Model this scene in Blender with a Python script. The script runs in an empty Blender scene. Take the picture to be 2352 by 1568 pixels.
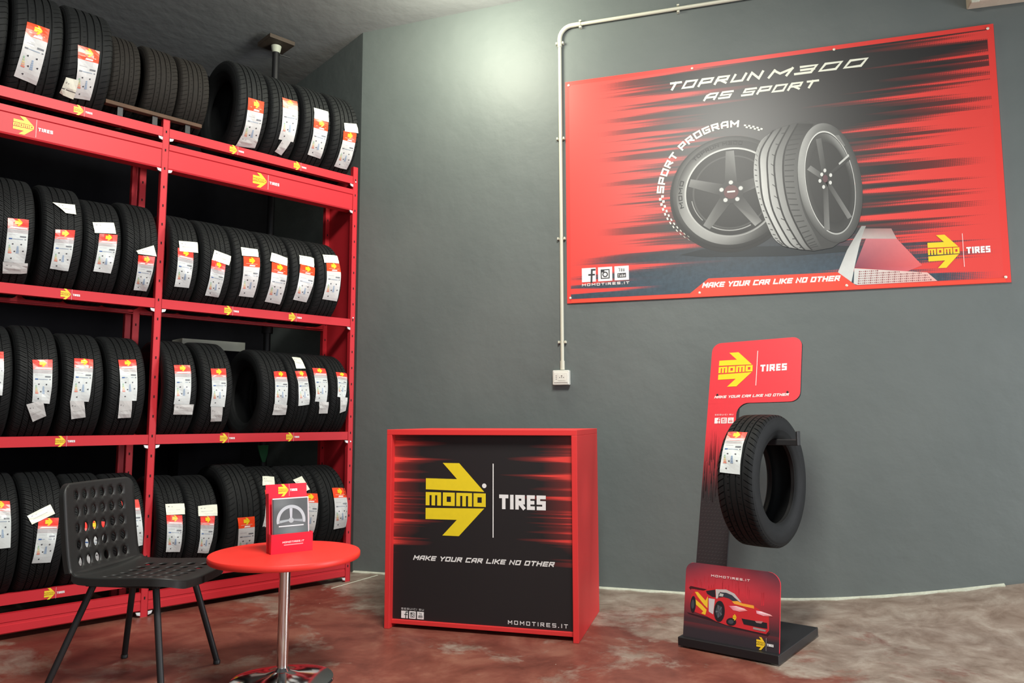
import bpy, bmesh, math, random
from mathutils import Vector, Matrix
from mathutils.geometry import tessellate_polygon, delaunay_2d_cdt
random.seed(7)
S = bpy.context.scene
C = S.collection
PI = math.pi

# ------------------------------------------------------------------ camera, world, lights, exposure
cam_d = bpy.data.cameras.new('camera'); cam = bpy.data.objects.new('camera', cam_d); C.objects.link(cam)
cam_d.sensor_width = 36; cam_d.lens = 1732.3/2352*36; cam_d.clip_start = .05
p, r = math.radians(5.867), math.radians(-.092)
fw = Vector((0, math.cos(p), math.sin(p))); up = Vector((0, -math.sin(p), math.cos(p))); rt = Vector((1, 0, 0))
cx = math.cos(r)*rt + math.sin(r)*up; cy = -math.sin(r)*rt + math.cos(r)*up
cam.matrix_world = Matrix((( cx.x, cy.x, -fw.x, 0), (cx.y, cy.y, -fw.y, 0), (cx.z, cy.z, -fw.z, 1.15), (0, 0, 0, 1)))
S.camera = cam
S.view_settings.view_transform = 'Standard'; S.view_settings.look = 'None'
S.view_settings.exposure = 0.30; S.view_settings.gamma = 1; S.view_settings.use_curve_mapping = False

W = bpy.data.worlds.new('daylight outside'); S.world = W; W.use_nodes = True
W.node_tree.nodes['Background'].inputs[0].default_value = (.80, .92, 1.0, 1)
W.node_tree.nodes['Background'].inputs[1].default_value = .22

def lamp(name, kind, loc, energy, col, size=.2, sy=None, aim=None, spread=None):
    l = bpy.data.lights.new(name, kind); l.energy = energy; l.color = col
    if kind == 'AREA':
        l.size = size
        if sy: l.shape = 'RECTANGLE'; l.size_y = sy
        if spread: l.spread = spread
    else: l.shadow_soft_size = size
    o = bpy.data.objects.new(name, l); C.objects.link(o); o.location = loc
    if aim is not None:
        o.rotation_euler = (Vector(aim)-Vector(loc)).to_track_quat('-Z', 'Y').to_euler()
    return o
lamp('ceiling_lamp_by_poster', 'POINT', (-.34, 4.84, 4.02), 78, (1.0, 1.0, .80), .26)
lamp('ceiling_lamp_room', 'AREA', (.35, 1.7, 4.35), 235, (1.0, .98, .90), 1.6, .6, (-.9, 2.6, 0))
lamp('side_doorway_light', 'AREA', (5.4, 2.4, 1.4), 150, (.94, .96, 1.0), 2.2, 2.2, (0, 4.3, .7))
lamp('front_fill_light', 'AREA', (.6, -2.8, 1.9), 38, (.90, .95, 1.0), 3.2, 2.2, (-.4, 4.6, 1.3))  # weak front fill added behind the camera

# ------------------------------------------------------------------ materials
def new_mat(name):
    m = bpy.data.materials.new(name); m.use_nodes = True
    nt = m.node_tree; b = nt.nodes['Principled BSDF']
    return m, nt, b
def pin(b, **k):
    for a, v in k.items():
        b.inputs[a.replace('_', ' ')].default_value = v
def mat(name, col, rough=.5, metal=0, var=.06, scale=12, bump=0, bscale=60, spec=.5, coat=0):
    m, nt, b = new_mat(name)
    b.inputs['Roughness'].default_value = rough; b.inputs['Metallic'].default_value = metal
    b.inputs['Specular IOR Level'].default_value = spec
    if coat: b.inputs['Coat Weight'].default_value = coat
    tc = nt.nodes.new('ShaderNodeTexCoord')
    n = nt.nodes.new('ShaderNodeTexNoise'); n.inputs['Scale'].default_value = scale; n.inputs['Detail'].default_value = 4
    nt.links.new(tc.outputs['Object'], n.inputs['Vector'])
    mx = nt.nodes.new('ShaderNodeMix'); mx.data_type = 'RGBA'
    mx.inputs[6].default_value = (*[max(0, c*(1-var)) for c in col], 1); mx.inputs[7].default_value = (*[min(1, c*(1+var)) for c in col], 1)
    nt.links.new(n.outputs['Fac'], mx.inputs[0]); nt.links.new(mx.outputs[2], b.inputs['Base Color'])
    if bump:
        n2 = nt.nodes.new('ShaderNodeTexNoise'); n2.inputs['Scale'].default_value = bscale; n2.inputs['Detail'].default_value = 3
        nt.links.new(tc.outputs['Object'], n2.inputs['Vector'])
        bp = nt.nodes.new('ShaderNodeBump'); bp.inputs['Strength'].default_value = bump; bp.inputs['Distance'].default_value = .01
        nt.links.new(n2.outputs['Fac'], bp.inputs['Height']); nt.links.new(bp.outputs['Normal'], b.inputs['Normal'])
    return m
RED = (.66, .035, .035); YEL = (.80, .60, .02); WHT = (.80, .80, .80); BLK = (.012, .012, .014)
M = {}
M['rack'] = mat('red powder coated steel', (.54, .022, .032), .46, var=.05, scale=5, spec=.3)
M['red_board'] = mat('red laminate board', (.66, .030, .030), .5, var=.04, scale=4)
M['table_red'] = mat('red table laminate', (.80, .035, .025), .42, var=.03)
M['acrylic_red'] = mat('red plastic sheet', (.72, .012, .035), .25, var=.02)
M['rubber'] = mat('tyre rubber', (.0115, .0125, .0130), .60, var=.25, scale=9, bump=.12, bscale=180, spec=.14)
M['rubber_old'] = mat('dusty old tyre rubber', (.012, .010, .008), .8, var=.4, scale=12, spec=.3)
M['black_plastic'] = mat('black chair plastic', (.014, .015, .015), .5, var=.15, scale=20, bump=.05, bscale=250)
M['black_steel'] = mat('black painted steel', (.010, .010, .011), .5, var=.15)
M['black_board'] = mat('black laminated board', (.009, .009, .011), .45, var=.15)
M['chrome'] = mat('polished chrome', (.80, .80, .78), .10, 1, var=.03)
M['zinc'] = mat('zinc bolt', (.75, .78, .80), .35, .3, var=.05)
M['slot'] = mat('dark slot in the upright', (.02, .004, .005), .9)
M['conduit'] = mat('pale grey conduit plastic', (.56, .56, .46), .38, var=.04)
M['socket'] = mat('ivory socket plastic', (.68, .68, .62), .4, var=.02)
M['dark'] = mat('socket hole black', (.01, .01, .01), .6)
M['wood'] = mat('weathered plank wood', (.085, .045, .025), .8, var=.4, scale=18)
M['rust'] = mat('rusty steel plate', (.07, .05, .035), .7, var=.4, scale=14)
M['beige'] = mat('painted concrete block', (.42, .36, .28), .7, var=.12, scale=16, bump=.2)
M['green'] = mat('green plastic', (.01, .16, .05), .45)
M['grey_card'] = mat('pale grey board', (.70, .72, .62), .7)
M['caulk'] = mat('pale cement edge', (.52, .54, .44), .75, var=.2, scale=30, bump=.4, bscale=50)
M['screw'] = mat('pale screw head', (.75, .72, .60), .4, .2)
M['white_band'] = mat('pale collar', (.45, .47, .38), .6)

def art_mat(name, rough=.45, coat=0.0, spec=.5):
    m, nt, b = new_mat(name)
    a = nt.nodes.new('ShaderNodeAttribute'); a.attribute_name = 'Col'
    n = nt.nodes.new('ShaderNodeTexNoise'); n.inputs['Scale'].default_value = 40
    tc = nt.nodes.new('ShaderNodeTexCoord'); nt.links.new(tc.outputs['Object'], n.inputs['Vector'])
    mr = nt.nodes.new('ShaderNodeMapRange'); mr.inputs[3].default_value = .94; mr.inputs[4].default_value = 1.04
    nt.links.new(n.outputs['Fac'], mr.inputs[0])
    mu = nt.nodes.new('ShaderNodeVectorMath'); mu.operation = 'SCALE'
    nt.links.new(a.outputs['Color'], mu.inputs[0]); nt.links.new(mr.outputs[0], mu.inputs['Scale'])
    nt.links.new(mu.outputs[0], b.inputs['Base Color'])
    b.inputs['Roughness'].default_value = rough; b.inputs['Coat Weight'].default_value = coat
    b.inputs['Specular IOR Level'].default_value = spec
    return m
M['print'] = art_mat('printed ink', .45)
M['label'] = art_mat('glossy paper label', .28)

def math_n(nt, op, a, b=None, c=None, clamp=False):
    n = nt.nodes.new('ShaderNodeMath'); n.operation = op; n.use_clamp = clamp
    for i, v in enumerate((a, b, c)):
        if v is None: continue
        if isinstance(v, (int, float)): n.inputs[i].default_value = v
        else: nt.links.new(v, n.inputs[i])
    return n.outputs[0]
def streak_mat(name, Wd, Ht, x0, z0, left, right, seedL, seedR, dots, red=(.70, .045, .035), dark=(.022, .018, .019), topcut=None, low=None, rough=.42, yfade=None, freq=7.0, blue=None, spec=.5, coat=0, thr=(.41, 3.8)):
    # printed artwork: red horizontal halftone streaks running in from both sides of a black field
    m, nt, b = new_mat(name)
    L = nt.links
    tc = nt.nodes.new('ShaderNodeTexCoord'); sp = nt.nodes.new('ShaderNodeSeparateXYZ'); L.new(tc.outputs['Object'], sp.inputs[0])
    x = math_n(nt, 'SUBTRACT', sp.outputs[0], x0); z = math_n(nt, 'SUBTRACT', sp.outputs[2], z0)
    def band(seed, fr):
        n = nt.nodes.new('ShaderNodeTexNoise'); n.noise_dimensions = '1D'; n.inputs['Scale'].default_value = fr
        n.inputs['Detail'].default_value = 2.5; n.inputs['Roughness'].default_value = .6
        L.new(math_n(nt, 'ADD', z, seed), n.inputs['W']); return n.outputs['Fac']
    def sharp(f): return math_n(nt, 'MULTIPLY', math_n(nt, 'SUBTRACT', f, thr[0]), thr[1], clamp=True)
    nL = math_n(nt, 'MULTIPLY', sharp(band(seedL, freq)), left[1])
    nR = math_n(nt, 'MULTIPLY', sharp(band(seedR, freq)), right[1])
    eL = math_n(nt, 'ADD', nL, left[0]); eR = math_n(nt, 'ADD', nR, right[0])
    if topcut:   # streaks from the right start lower down than those from the left
        eR = math_n(nt, 'SUBTRACT', eR, math_n(nt, 'MULTIPLY', math_n(nt, 'SMOOTH_MAX', math_n(nt, 'SUBTRACT', z, topcut[0]), 0, .05), topcut[1]))
        eL = math_n(nt, 'SUBTRACT', eL, math_n(nt, 'MULTIPLY', math_n(nt, 'MAXIMUM', math_n(nt, 'SUBTRACT', low[0], z), 0), low[1]))
    if yfade:
        f = math_n(nt, 'MULTIPLY', math_n(nt, 'MAXIMUM', math_n(nt, 'SUBTRACT', yfade[0], z), 0), yfade[1])
        eL = math_n(nt, 'SUBTRACT', eL, f); eR = math_n(nt, 'SUBTRACT', eR, f)
    aL = math_n(nt, 'DIVIDE', math_n(nt, 'SUBTRACT', eL, x), left[2])
    aR = math_n(nt, 'DIVIDE', math_n(nt, 'SUBTRACT', eR, math_n(nt, 'SUBTRACT', Wd, x)), right[2])
    a = math_n(nt, 'ADD', math_n(nt, 'MAXIMUM', aL, aR), .5)
    # halftone dots
    fx = math_n(nt, 'SUBTRACT', math_n(nt, 'FRACT', math_n(nt, 'DIVIDE', x, dots)), .5)
    fz = math_n(nt, 'SUBTRACT', math_n(nt, 'FRACT', math_n(nt, 'DIVIDE', z, dots)), .5)
    d = math_n(nt, 'SQRT', math_n(nt, 'ADD', math_n(nt, 'MULTIPLY', fx, fx), math_n(nt, 'MULTIPLY', fz, fz)))
    t = math_n(nt, 'SUBTRACT', a, math_n(nt, 'MULTIPLY', d, 1.15))
    mask = math_n(nt, 'MULTIPLY', math_n(nt, 'ADD', t, .12), 5.0, clamp=True)
    base = nt.nodes.new('ShaderNodeMix'); base.data_type = 'RGBA'; base.inputs[6].default_value = (*dark, 1)
    base.inputs[7].default_value = (*[v*.28+dk*.7 for v, dk in zip(red, dark)], 1)
    L.new(math_n(nt, 'MULTIPLY', math_n(nt, 'ADD', a, .55), .9, clamp=True), base.inputs[0])
    last = base.outputs[2]
    if blue:
        nb = nt.nodes.new('ShaderNodeTexNoise'); nb.inputs['Scale'].default_value = 45; nb.inputs['Detail'].default_value = 6; L.new(tc.outputs['Object'], nb.inputs['Vector'])
        cr = nt.nodes.new('ShaderNodeMix'); cr.data_type = 'RGBA'; cr.inputs[6].default_value = (.010, .022, .036, 1); cr.inputs[7].default_value = (.040, .080, .115, 1)
        L.new(nb.outputs['Fac'], cr.inputs[0])
        mb = nt.nodes.new('ShaderNodeMix'); mb.data_type = 'RGBA'; L.new(last, mb.inputs[6]); L.new(cr.outputs[2], mb.inputs[7])
        L.new(math_n(nt, 'MULTIPLY', math_n(nt, 'SUBTRACT', blue[0], z), blue[1], clamp=True), mb.inputs[0]); last = mb.outputs[2]
    mx = nt.nodes.new('ShaderNodeMix'); mx.data_type = 'RGBA'; mx.inputs[7].default_value = (*red, 1)
    L.new(last, mx.inputs[6]); L.new(mask, mx.inputs[0]); L.new(mx.outputs[2], b.inputs['Base Color'])
    b.inputs['Roughness'].default_value = rough; b.inputs['Specular IOR Level'].default_value = spec
    b.inputs['Coat Weight'].default_value = coat; b.inputs['Coat Roughness'].default_value = .4
    return m

def wall_mat():
    m, nt, b = new_mat('satin slate grey wall paint'); L = nt.links
    tc = nt.nodes.new('ShaderNodeTexCoord')
    n = nt.nodes.new('ShaderNodeTexNoise'); n.inputs['Scale'].default_value = 1.3; n.inputs['Detail'].default_value = 5; L.new(tc.outputs['Object'], n.inputs['Vector'])
    cr = nt.nodes.new('ShaderNodeValToRGB'); cr.color_ramp.elements[0].position = .3; cr.color_ramp.elements[1].position = .72
    cr.color_ramp.elements[0].color = (.098, .117, .114, 1); cr.color_ramp.elements[1].color = (.120, .139, .134, 1)
    L.new(n.outputs['Fac'], cr.inputs[0]); L.new(cr.outputs[0], b.inputs['Base Color'])
    n2 = nt.nodes.new('ShaderNodeTexNoise'); n2.inputs['Scale'].default_value = 7; n2.inputs['Detail'].default_value = 6; L.new(tc.outputs['Object'], n2.inputs['Vector'])
    bp = nt.nodes.new('ShaderNodeBump'); bp.inputs['Strength'].default_value = .35; bp.inputs['Distance'].default_value = .012
    L.new(n2.outputs['Fac'], bp.inputs['Height']); L.new(bp.outputs['Normal'], b.inputs['Normal'])
    b.inputs['Roughness'].default_value = .58; b.inputs['Specular IOR Level'].default_value = .6
    return m
M['wall'] = wall_mat()
M['alcove_shade'] = mat('alcove shade black', (.008, .008, .010), .95, var=.2, spec=.05)  # alcove shade put into the colour of the rear wall and cabinet body
M['ceiling'] = mat('rough off white ceiling plaster', (.205, .215, .22), .9, var=.18, scale=1.6, bump=.5, bscale=9)

def floor_mat():
    m, nt, b = new_mat('worn red painted concrete floor'); L = nt.links
    tc = nt.nodes.new('ShaderNodeTexCoord')
    def noise(sc, det, seed, rough=.55):
        mp = nt.nodes.new('ShaderNodeMapping'); mp.inputs['Location'].default_value = (seed, seed*.7, 0); L.new(tc.outputs['Object'], mp.inputs[0])
        n = nt.nodes.new('ShaderNodeTexNoise'); n.inputs['Scale'].default_value = sc; n.inputs['Detail'].default_value = det; n.inputs['Roughness'].default_value = rough
        n.inputs['Distortion'].default_value = .4
        L.new(mp.outputs[0], n.inputs['Vector']); return n.outputs['Fac']
    def ramp(f, stops):
        c = nt.nodes.new('ShaderNodeValToRGB'); e = c.color_ramp.elements
        e[0].position, e[0].color = stops[0][0], (*stops[0][1], 1); e[1].position, e[1].color = stops[-1][0], (*stops[-1][1], 1)
        for ps, cl in stops[1:-1]:
            q = e.new(ps); q.color = (*cl, 1)
        L.new(f, c.inputs[0]); return c.outputs[0]
    paint = ramp(noise(3.2, 9, 3, .66), [(.33, (.105, .028, .019)), (.5, (.175, .052, .036)), (.66, (.25, .10, .068))])
    bare = ramp(noise(5.4, 9, 11, .68), [(.33, (.16, .115, .085)), (.52, (.28, .225, .18)), (.68, (.40, .35, .29))])
    sp = nt.nodes.new('ShaderNodeSeparateXYZ'); L.new(tc.outputs['Object'], sp.inputs[0])
    # worn bare cement along the back wall: distance from the wall line
    dist = math_n(nt, 'ADD', math_n(nt, 'MULTIPLY', sp.outputs[0], -.298), math_n(nt, 'MULTIPLY', sp.outputs[1], -.955))
    dist = math_n(nt, 'ADD', dist, .298*.575+.955*5.303)
    right = math_n(nt, 'MULTIPLY', math_n(nt, 'ADD', sp.outputs[0], 0.1), .32, clamp=True)
    k = math_n(nt, 'SUBTRACT', math_n(nt, 'ADD', .62, math_n(nt, 'MULTIPLY', right, .30)), math_n(nt, 'MULTIPLY', dist, math_n(nt, 'SUBTRACT', .75, math_n(nt, 'MULTIPLY', right, .55))))
    k = math_n(nt, 'MAXIMUM', k, math_n(nt, 'SUBTRACT', math_n(nt, 'MULTIPLY', right, .28), .10))
    big = math_n(nt, 'MULTIPLY', math_n(nt, 'SUBTRACT', noise(1.5, 9, 5, .66), .5), 2.8)
    fine_ = math_n(nt, 'MULTIPLY', math_n(nt, 'SUBTRACT', noise(13, 8, 31, .7), .5), .55)
    w = math_n(nt, 'ADD', math_n(nt, 'ADD', big, fine_), k)
    f = math_n(nt, 'MULTIPLY', math_n(nt, 'ADD', w, .02), 3.4, clamp=True)
    f = math_n(nt, 'MULTIPLY', f, .92)
    mx = nt.nodes.new('ShaderNodeMix'); mx.data_type = 'RGBA'; L.new(f, mx.inputs[0]); L.new(paint, mx.inputs[6]); L.new(bare, mx.inputs[7])
    vo = nt.nodes.new('ShaderNodeTexVoronoi'); vo.inputs['Scale'].default_value = 4.2; L.new(tc.outputs['Object'], vo.inputs['Vector'])
    chip = math_n(nt, 'MULTIPLY', math_n(nt, 'SUBTRACT', math_n(nt, 'MULTIPLY', noise(40, 3, 8), .045), vo.outputs['Distance']), 90, clamp=True)
    m2 = nt.nodes.new('ShaderNodeMix'); m2.data_type = 'RGBA'; L.new(chip, m2.inputs[0]); L.new(mx.outputs[2], m2.inputs[6]); m2.inputs[7].default_value = (.46, .38, .32, 1)
    L.new(m2.outputs[2], b.inputs['Base Color'])
    rr = nt.nodes.new('ShaderNodeMapRange'); rr.inputs[3].default_value = .30; rr.inputs[4].default_value = .55; L.new(noise(4, 5, 20), rr.inputs[0]); L.new(rr.outputs[0], b.inputs['Roughness'])
    bp = nt.nodes.new('ShaderNodeBump'); bp.inputs['Strength'].default_value = .25; bp.inputs['Distance'].default_value = .01
    L.new(noise(9, 6, 2), bp.inputs['Height']); L.new(bp.outputs['Normal'], b.inputs['Normal'])
    return m
M['floor'] = floor_mat()

# ------------------------------------------------------------------ mesh helpers
class MB:
    def __init__(s): s.v = []; s.f = []; s.mi = []
    def add(s, vs, fs, mi=0):
        o = len(s.v); s.v += [tuple(q) for q in vs]; s.f += [tuple(i+o for i in f) for f in fs]; s.mi += [mi]*len(fs); return s
    def box(s, x0, x1, y0, y1, z0, z1, mi=0):
        vs = [(x, y, z) for z in (z0, z1) for y in (y0, y1) for x in (x0, x1)]
        return s.add(vs, [(0, 2, 3, 1), (4, 5, 7, 6), (0, 1, 5, 4), (2, 6, 7, 3), (0, 4, 6, 2), (1, 3, 7, 5)], mi)
    def tube(s, pts, rad, n=16, caps=True, mi=0):
        pts = [Vector(q) for q in pts]; rads = rad if isinstance(rad, (list, tuple)) else [rad]*len(pts)
        vs = []; fs = []; prev = None
        for i, q in enumerate(pts):
            d = (pts[min(i+1, len(pts)-1)]-pts[max(i-1, 0)]).normalized()
            if prev is None:
                a = d.orthogonal().normalized()
            else:
                a = (prev-d*prev.dot(d)).normalized()
            prev = a; b_ = d.cross(a)
            for k in range(n):
                t = 2*PI*k/n; vs.append(q+(a*math.cos(t)+b_*math.sin(t))*rads[i])
        for i in range(len(pts)-1):
            for k in range(n):
                fs.append((i*n+k, i*n+(k+1) % n, (i+1)*n+(k+1) % n, (i+1)*n+k))
        if caps: fs.append(tuple(range(n-1, -1, -1))); fs.append(tuple((len(pts)-1)*n+k for k in range(n)))
        return s.add(vs, fs, mi)
    def lathe(s, prof, n=64, c=(0, 0, 0), mi=0, close=False):
        # prof: (radius, z) list about the z axis
        vs = []; fs = []
        for (q, z) in prof:
            for k in range(n):
                t = 2*PI*k/n; vs.append((c[0]+q*math.cos(t), c[1]+q*math.sin(t), c[2]+z))
        m_ = len(prof)
        for i in range(m_ if close else m_-1):
            j = (i+1) % m_
            for k in range(n): fs.append((i*n+k, i*n+(k+1) % n, j*n+(k+1) % n, j*n+k))
        if not close:
            fs.append(tuple(range(n-1, -1, -1))); fs.append(tuple((m_-1)*n+k for k in range(n)))
        return s.add(vs, fs, mi)
    def prism(s, poly, y0, y1, mi=0, smooth=False):
        # polygon in (x, z), extruded along y
        n = len(poly); vs = [(x, y0, z) for x, z in poly]+[(x, y1, z) for x, z in poly]
        tr = tessellate_polygon([[Vector((x, z, 0)) for x, z in poly]])
        fs = [tuple(t) for t in tr]+[tuple(i+n for i in reversed(t)) for t in tr]+[(i, (i+1) % n, (i+1) % n+n, i+n) for i in range(n)]
        return s.add(vs, fs, mi)
    def build(s, name, m, parent=None, smooth=False, bevel=0, loc=None, angle=None):
        me = bpy.data.meshes.new(name); me.from_pydata(s.v, [], s.f)
        ms = m if isinstance(m, (list, tuple)) else [m]
        for q in ms: me.materials.append(q)
        me.polygons.foreach_set('material_index', s.mi)
        bm = bmesh.new(); bm.from_mesh(me); bmesh.ops.recalc_face_normals(bm, faces=bm.faces); bm.to_mesh(me); bm.free()
        if smooth:
            me.polygons.foreach_set('use_smooth', [True]*len(me.polygons))
            me.set_sharp_from_angle(angle=math.radians(angle or 40))
        me.update()
        o = bpy.data.objects.new(name, me); C.objects.link(o)
        if parent: o.parent = parent
        if loc: o.location = loc
        if bevel:
            b = o.modifiers.new('bevel', 'BEVEL'); b.width = bevel; b.segments = 2; b.limit_method = 'ANGLE'; b.angle_limit = math.radians(50)
        return o
def thing(name, label, cat, loc=(0, 0, 0), rz=0, group=None):
    o = bpy.data.objects.new(name, None); C.objects.link(o); o.location = loc; o.rotation_euler = (0, 0, rz); o.empty_display_size = .05
    o['label'] = label; o['category'] = cat
    if group: o['group'] = group
    return o
def tag(o, label, cat, group=None):
    o['label'] = label; o['category'] = cat
    if group: o['group'] = group
    return o
def struct(o): o['kind'] = 'structure'; return o

# flat printed artwork: coloured polygons stacked in hair-thin layers and laid on a surface by `fn`
class Art:
    def __init__(s, fn):
        s.n = 0; s.v = []; s.f = []; s.c = []
        s.fn = lambda x, y, l: fn(x, y, l+(s.n % 24)*.035)
    def poly(s, pts, col, layer=1, sub=None):
        s.n += 1; cols = col if isinstance(col, list) else [col]*len(pts)
        tr = tessellate_polygon([[Vector((q[0], q[1], 0)) for q in pts]])
        o = len(s.v); s.v += [s.fn(q[0], q[1], layer) for q in pts]
        for t in tr:
            a, b_, c_ = (pts[i] for i in t)
            if (b_[0]-a[0])*(c_[1]-a[1])-(b_[1]-a[1])*(c_[0]-a[0]) < 0: t = (t[0], t[2], t[1])
            s.f.append(tuple(i+o for i in t)); s.c.append([cols[i] for i in t])
    def quad(s, a, b_, c_, d, cols, layer=1):
        o = len(s.v); s.v += [s.fn(q[0], q[1], layer) for q in (a, b_, c_, d)]
        s.f.append((o, o+1, o+2, o+3)); s.c.append(cols if isinstance(cols, list) else [cols]*4)
    def rect(s, x0, y0, x1, y1, col, layer=1, nx=1, ny=1):
        s.n += 1
        for i in range(nx):
            for j in range(ny):
                xa, xb = x0+(x1-x0)*i/nx, x0+(x1-x0)*(i+1)/nx; ya, yb = y0+(y1-y0)*j/ny, y0+(y1-y0)*(j+1)/ny
                s.quad((xa, ya), (xb, ya), (xb, yb), (xa, yb), col, layer)
    def ring(s, cx_, cy_, r0, r1, col, layer=1, n=72, t0=0, t1=2*PI, e=1.0, colf=None):
        # annulus; e squeezes x; r0/r1 scalars; colf(angle) -> (inner colour, outer colour)
        for k in range(n):
            a, b_ = t0+(t1-t0)*k/n, t0+(t1-t0)*(k+1)/n
            P_ = lambda q, t: (cx_+q*e*math.cos(t), cy_+q*math.sin(t))
            if colf:
                ca, cb = colf(a), colf(b_); cols = [ca[0], ca[1], cb[1], cb[0]]
            else: cols = col
            if r0 <= 1e-6:
                o = len(s.v); s.v += [s.fn(*P_(0, 0), layer), s.fn(*P_(r1, a), layer), s.fn(*P_(r1, b_), layer)]
                s.f.append((o, o+1, o+2)); s.c.append([cols[0], cols[1], cols[2]] if isinstance(cols, list) else [cols]*3)
            else: s.quad(P_(r0, a), P_(r1, a), P_(r1, b_), P_(r0, b_), cols, layer)
    def build(s, name, m, parent=None, smooth=False):
        me = bpy.data.meshes.new(name); me.from_pydata([tuple(q) for q in s.v], [], s.f); me.materials.append(m)
        ca = me.color_attributes.new('Col', 'FLOAT_COLOR', 'CORNER')
        flat = []
        for fc in s.c:
            for c_ in fc: flat += [c_[0], c_[1], c_[2], 1.0]
        ca.data.foreach_set('color', flat); me.update()
        o = bpy.data.objects.new(name, me); C.objects.link(o)
        if parent: o.parent = parent
        return o
def flat(y, dl=.0004):   # map artwork (x, z) onto a plane facing local -y
    return lambda x, z, l: (x, y-.0003-dl*l, z)

GL = {'A': [[(0, 0), (0, .72), (.28, 1), (1, 1), (1, 0)], [(0, .38), (1, .38)]], 'C': [[(1, 1), (0, 1), (0, 0), (1, 0)]],
 'D': [[(0, 0), (0, 1), (.75, 1), (1, .75), (1, .25), (.75, 0), (0, 0)]], 'E': [[(1, 1), (0, 1), (0, 0), (1, 0)], [(0, .5), (.9, .5)]],
 'G': [[(1, 1), (0, 1), (0, 0), (1, 0), (1, .5), (.5, .5)]], 'H': [[(0, 0), (0, 1)], [(1, 0), (1, 1)], [(0, .5), (1, .5)]],
 'I': [[(.5, 0), (.5, 1)]], 'K': [[(0, 0), (0, 1)], [(1, 1), (.35, .5), (1, 0)], [(0, .5), (.35, .5)]], 'L': [[(0, 1), (0, 0), (1, 0)]],
 'M': [[(0, 0), (0, 1)], [(0, .95), (.5, .40), (1, .95)], [(1, 1), (1, 0)]], 'N': [[(0, 0), (0, 1), (1, 0), (1, 1)]], 'O': [[(0, 0), (0, 1), (1, 1), (1, 0), (0, 0)]],
 'P': [[(0, 0), (0, 1), (1, 1), (1, .42), (0, .42)]], 'R': [[(0, 0), (0, 1), (.95, 1), (.95, .48), (0, .48)], [(.42, .42), (1, 0)]],
 'S': [[(1, 1), (0, 1), (0, .5), (1, .5), (1, 0), (0, 0)]], 'T': [[(0, 1), (1, 1)], [(.5, 1), (.5, 0)]], 'U': [[(0, 1), (0, 0), (1, 0), (1, 1)]],
 'Y': [[(0, 1), (.5, .5), (1, 1)], [(.5, .5), (.5, 0)]], '0': [[(0, 0), (0, 1), (1, 1), (1, 0), (0, 0)]], '3': [[(0, 1), (1, 1), (1, 0), (0, 0)], [(.2, .5), (1, .5)]],
 '.': [[(0, 0), (.12, 0)]], 'o': [[(0, 0), (0, .7), (1, .7), (1, 0), (0, 0)]], 'u': [[(0, .7), (0, 0), (1, 0), (1, .7)]], 'b': [[(0, 1), (0, 0), (1, 0), (1, .6), (0, .6)]], 'e': [[(1, 0), (0, 0), (0, .7), (1, .7), (1, .35), (0, .35)]]}
def stroke(art, pts, t, col, layer):
    art.n += 1; n = len(pts); closed = n > 2 and pts[0] == pts[-1]
    L_, R_ = [], []
    for i, q in enumerate(pts):
        q = Vector(q)
        if closed and i in (0, n-1): a, b_ = Vector(pts[-2]), Vector(pts[1])
        else: a = Vector(pts[i-1]) if i else None; b_ = Vector(pts[i+1]) if i < n-1 else None
        d1 = (q-a).normalized() if a is not None else None; d2 = (b_-q).normalized() if b_ is not None else None
        if d1 is None: d1 = d2; q = q-d2*t/2
        elif d2 is None: d2 = d1; q = q+d1*t/2
        n1 = Vector((-d1.y, d1.x)); n2 = Vector((-d2.y, d2.x)); m_ = (n1+n2)
        m_ = m_.normalized() if m_.length > 1e-4 else n1
        k = t/2/max(.62, m_.dot(n1)); L_.append(q+m_*k); R_.append(q-m_*k)
    for i in range(n-1): art.n += 1; art.quad(R_[i], R_[i+1], L_[i+1], L_[i], col, layer)
def text(art, s, x, y, h, wf, th, col, layer=2, slant=0, gap=.35, space=.8, widths=None, fit=None, mp=None):
    # block lettering: h cap height, wf letter width / height, th stroke / height
    def W_(c_):
        if c_ == ' ': return space*wf
        k = (widths or {}).get(c_, {'I': .0, '.': .12, 'T': .95, 'M': 1.15}.get(c_, 1))
        return k*wf
    tot = sum(W_(c_)+gap*(0 if c_ == ' ' else 1)+(th if c_ != ' ' else 0) for c_ in s)-gap
    kx = fit/(tot*h) if fit else 1
    px = 0
    for c_ in s:
        w = W_(c_)
        if c_ != ' ':
            for st in GL[c_]:
                pts = [(px+th/2+(0 if c_ == 'I' else a*w), th/2+b_*(1-th)) for a, b_ in st]
                pts = [((a+b_*slant)*h*kx, b_*h) for a, b_ in pts]
                if mp:
                    dense = []
                    for (a, b_), (c2, d2) in zip(pts[:-1], pts[1:]):
                        m_ = 1
                        for q in range(m_): dense.append((a+(c2-a)*q/m_, b_+(d2-b_)*q/m_))
                    dense.append(pts[-1]); pts = [mp(*q) for q in dense]
                else: pts = [(x+a, y+b_) for a, b_ in pts]
                stroke(art, pts, th*h, col, layer)
            px += w+th+gap
        else: px += w
    return px*h*kx
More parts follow.
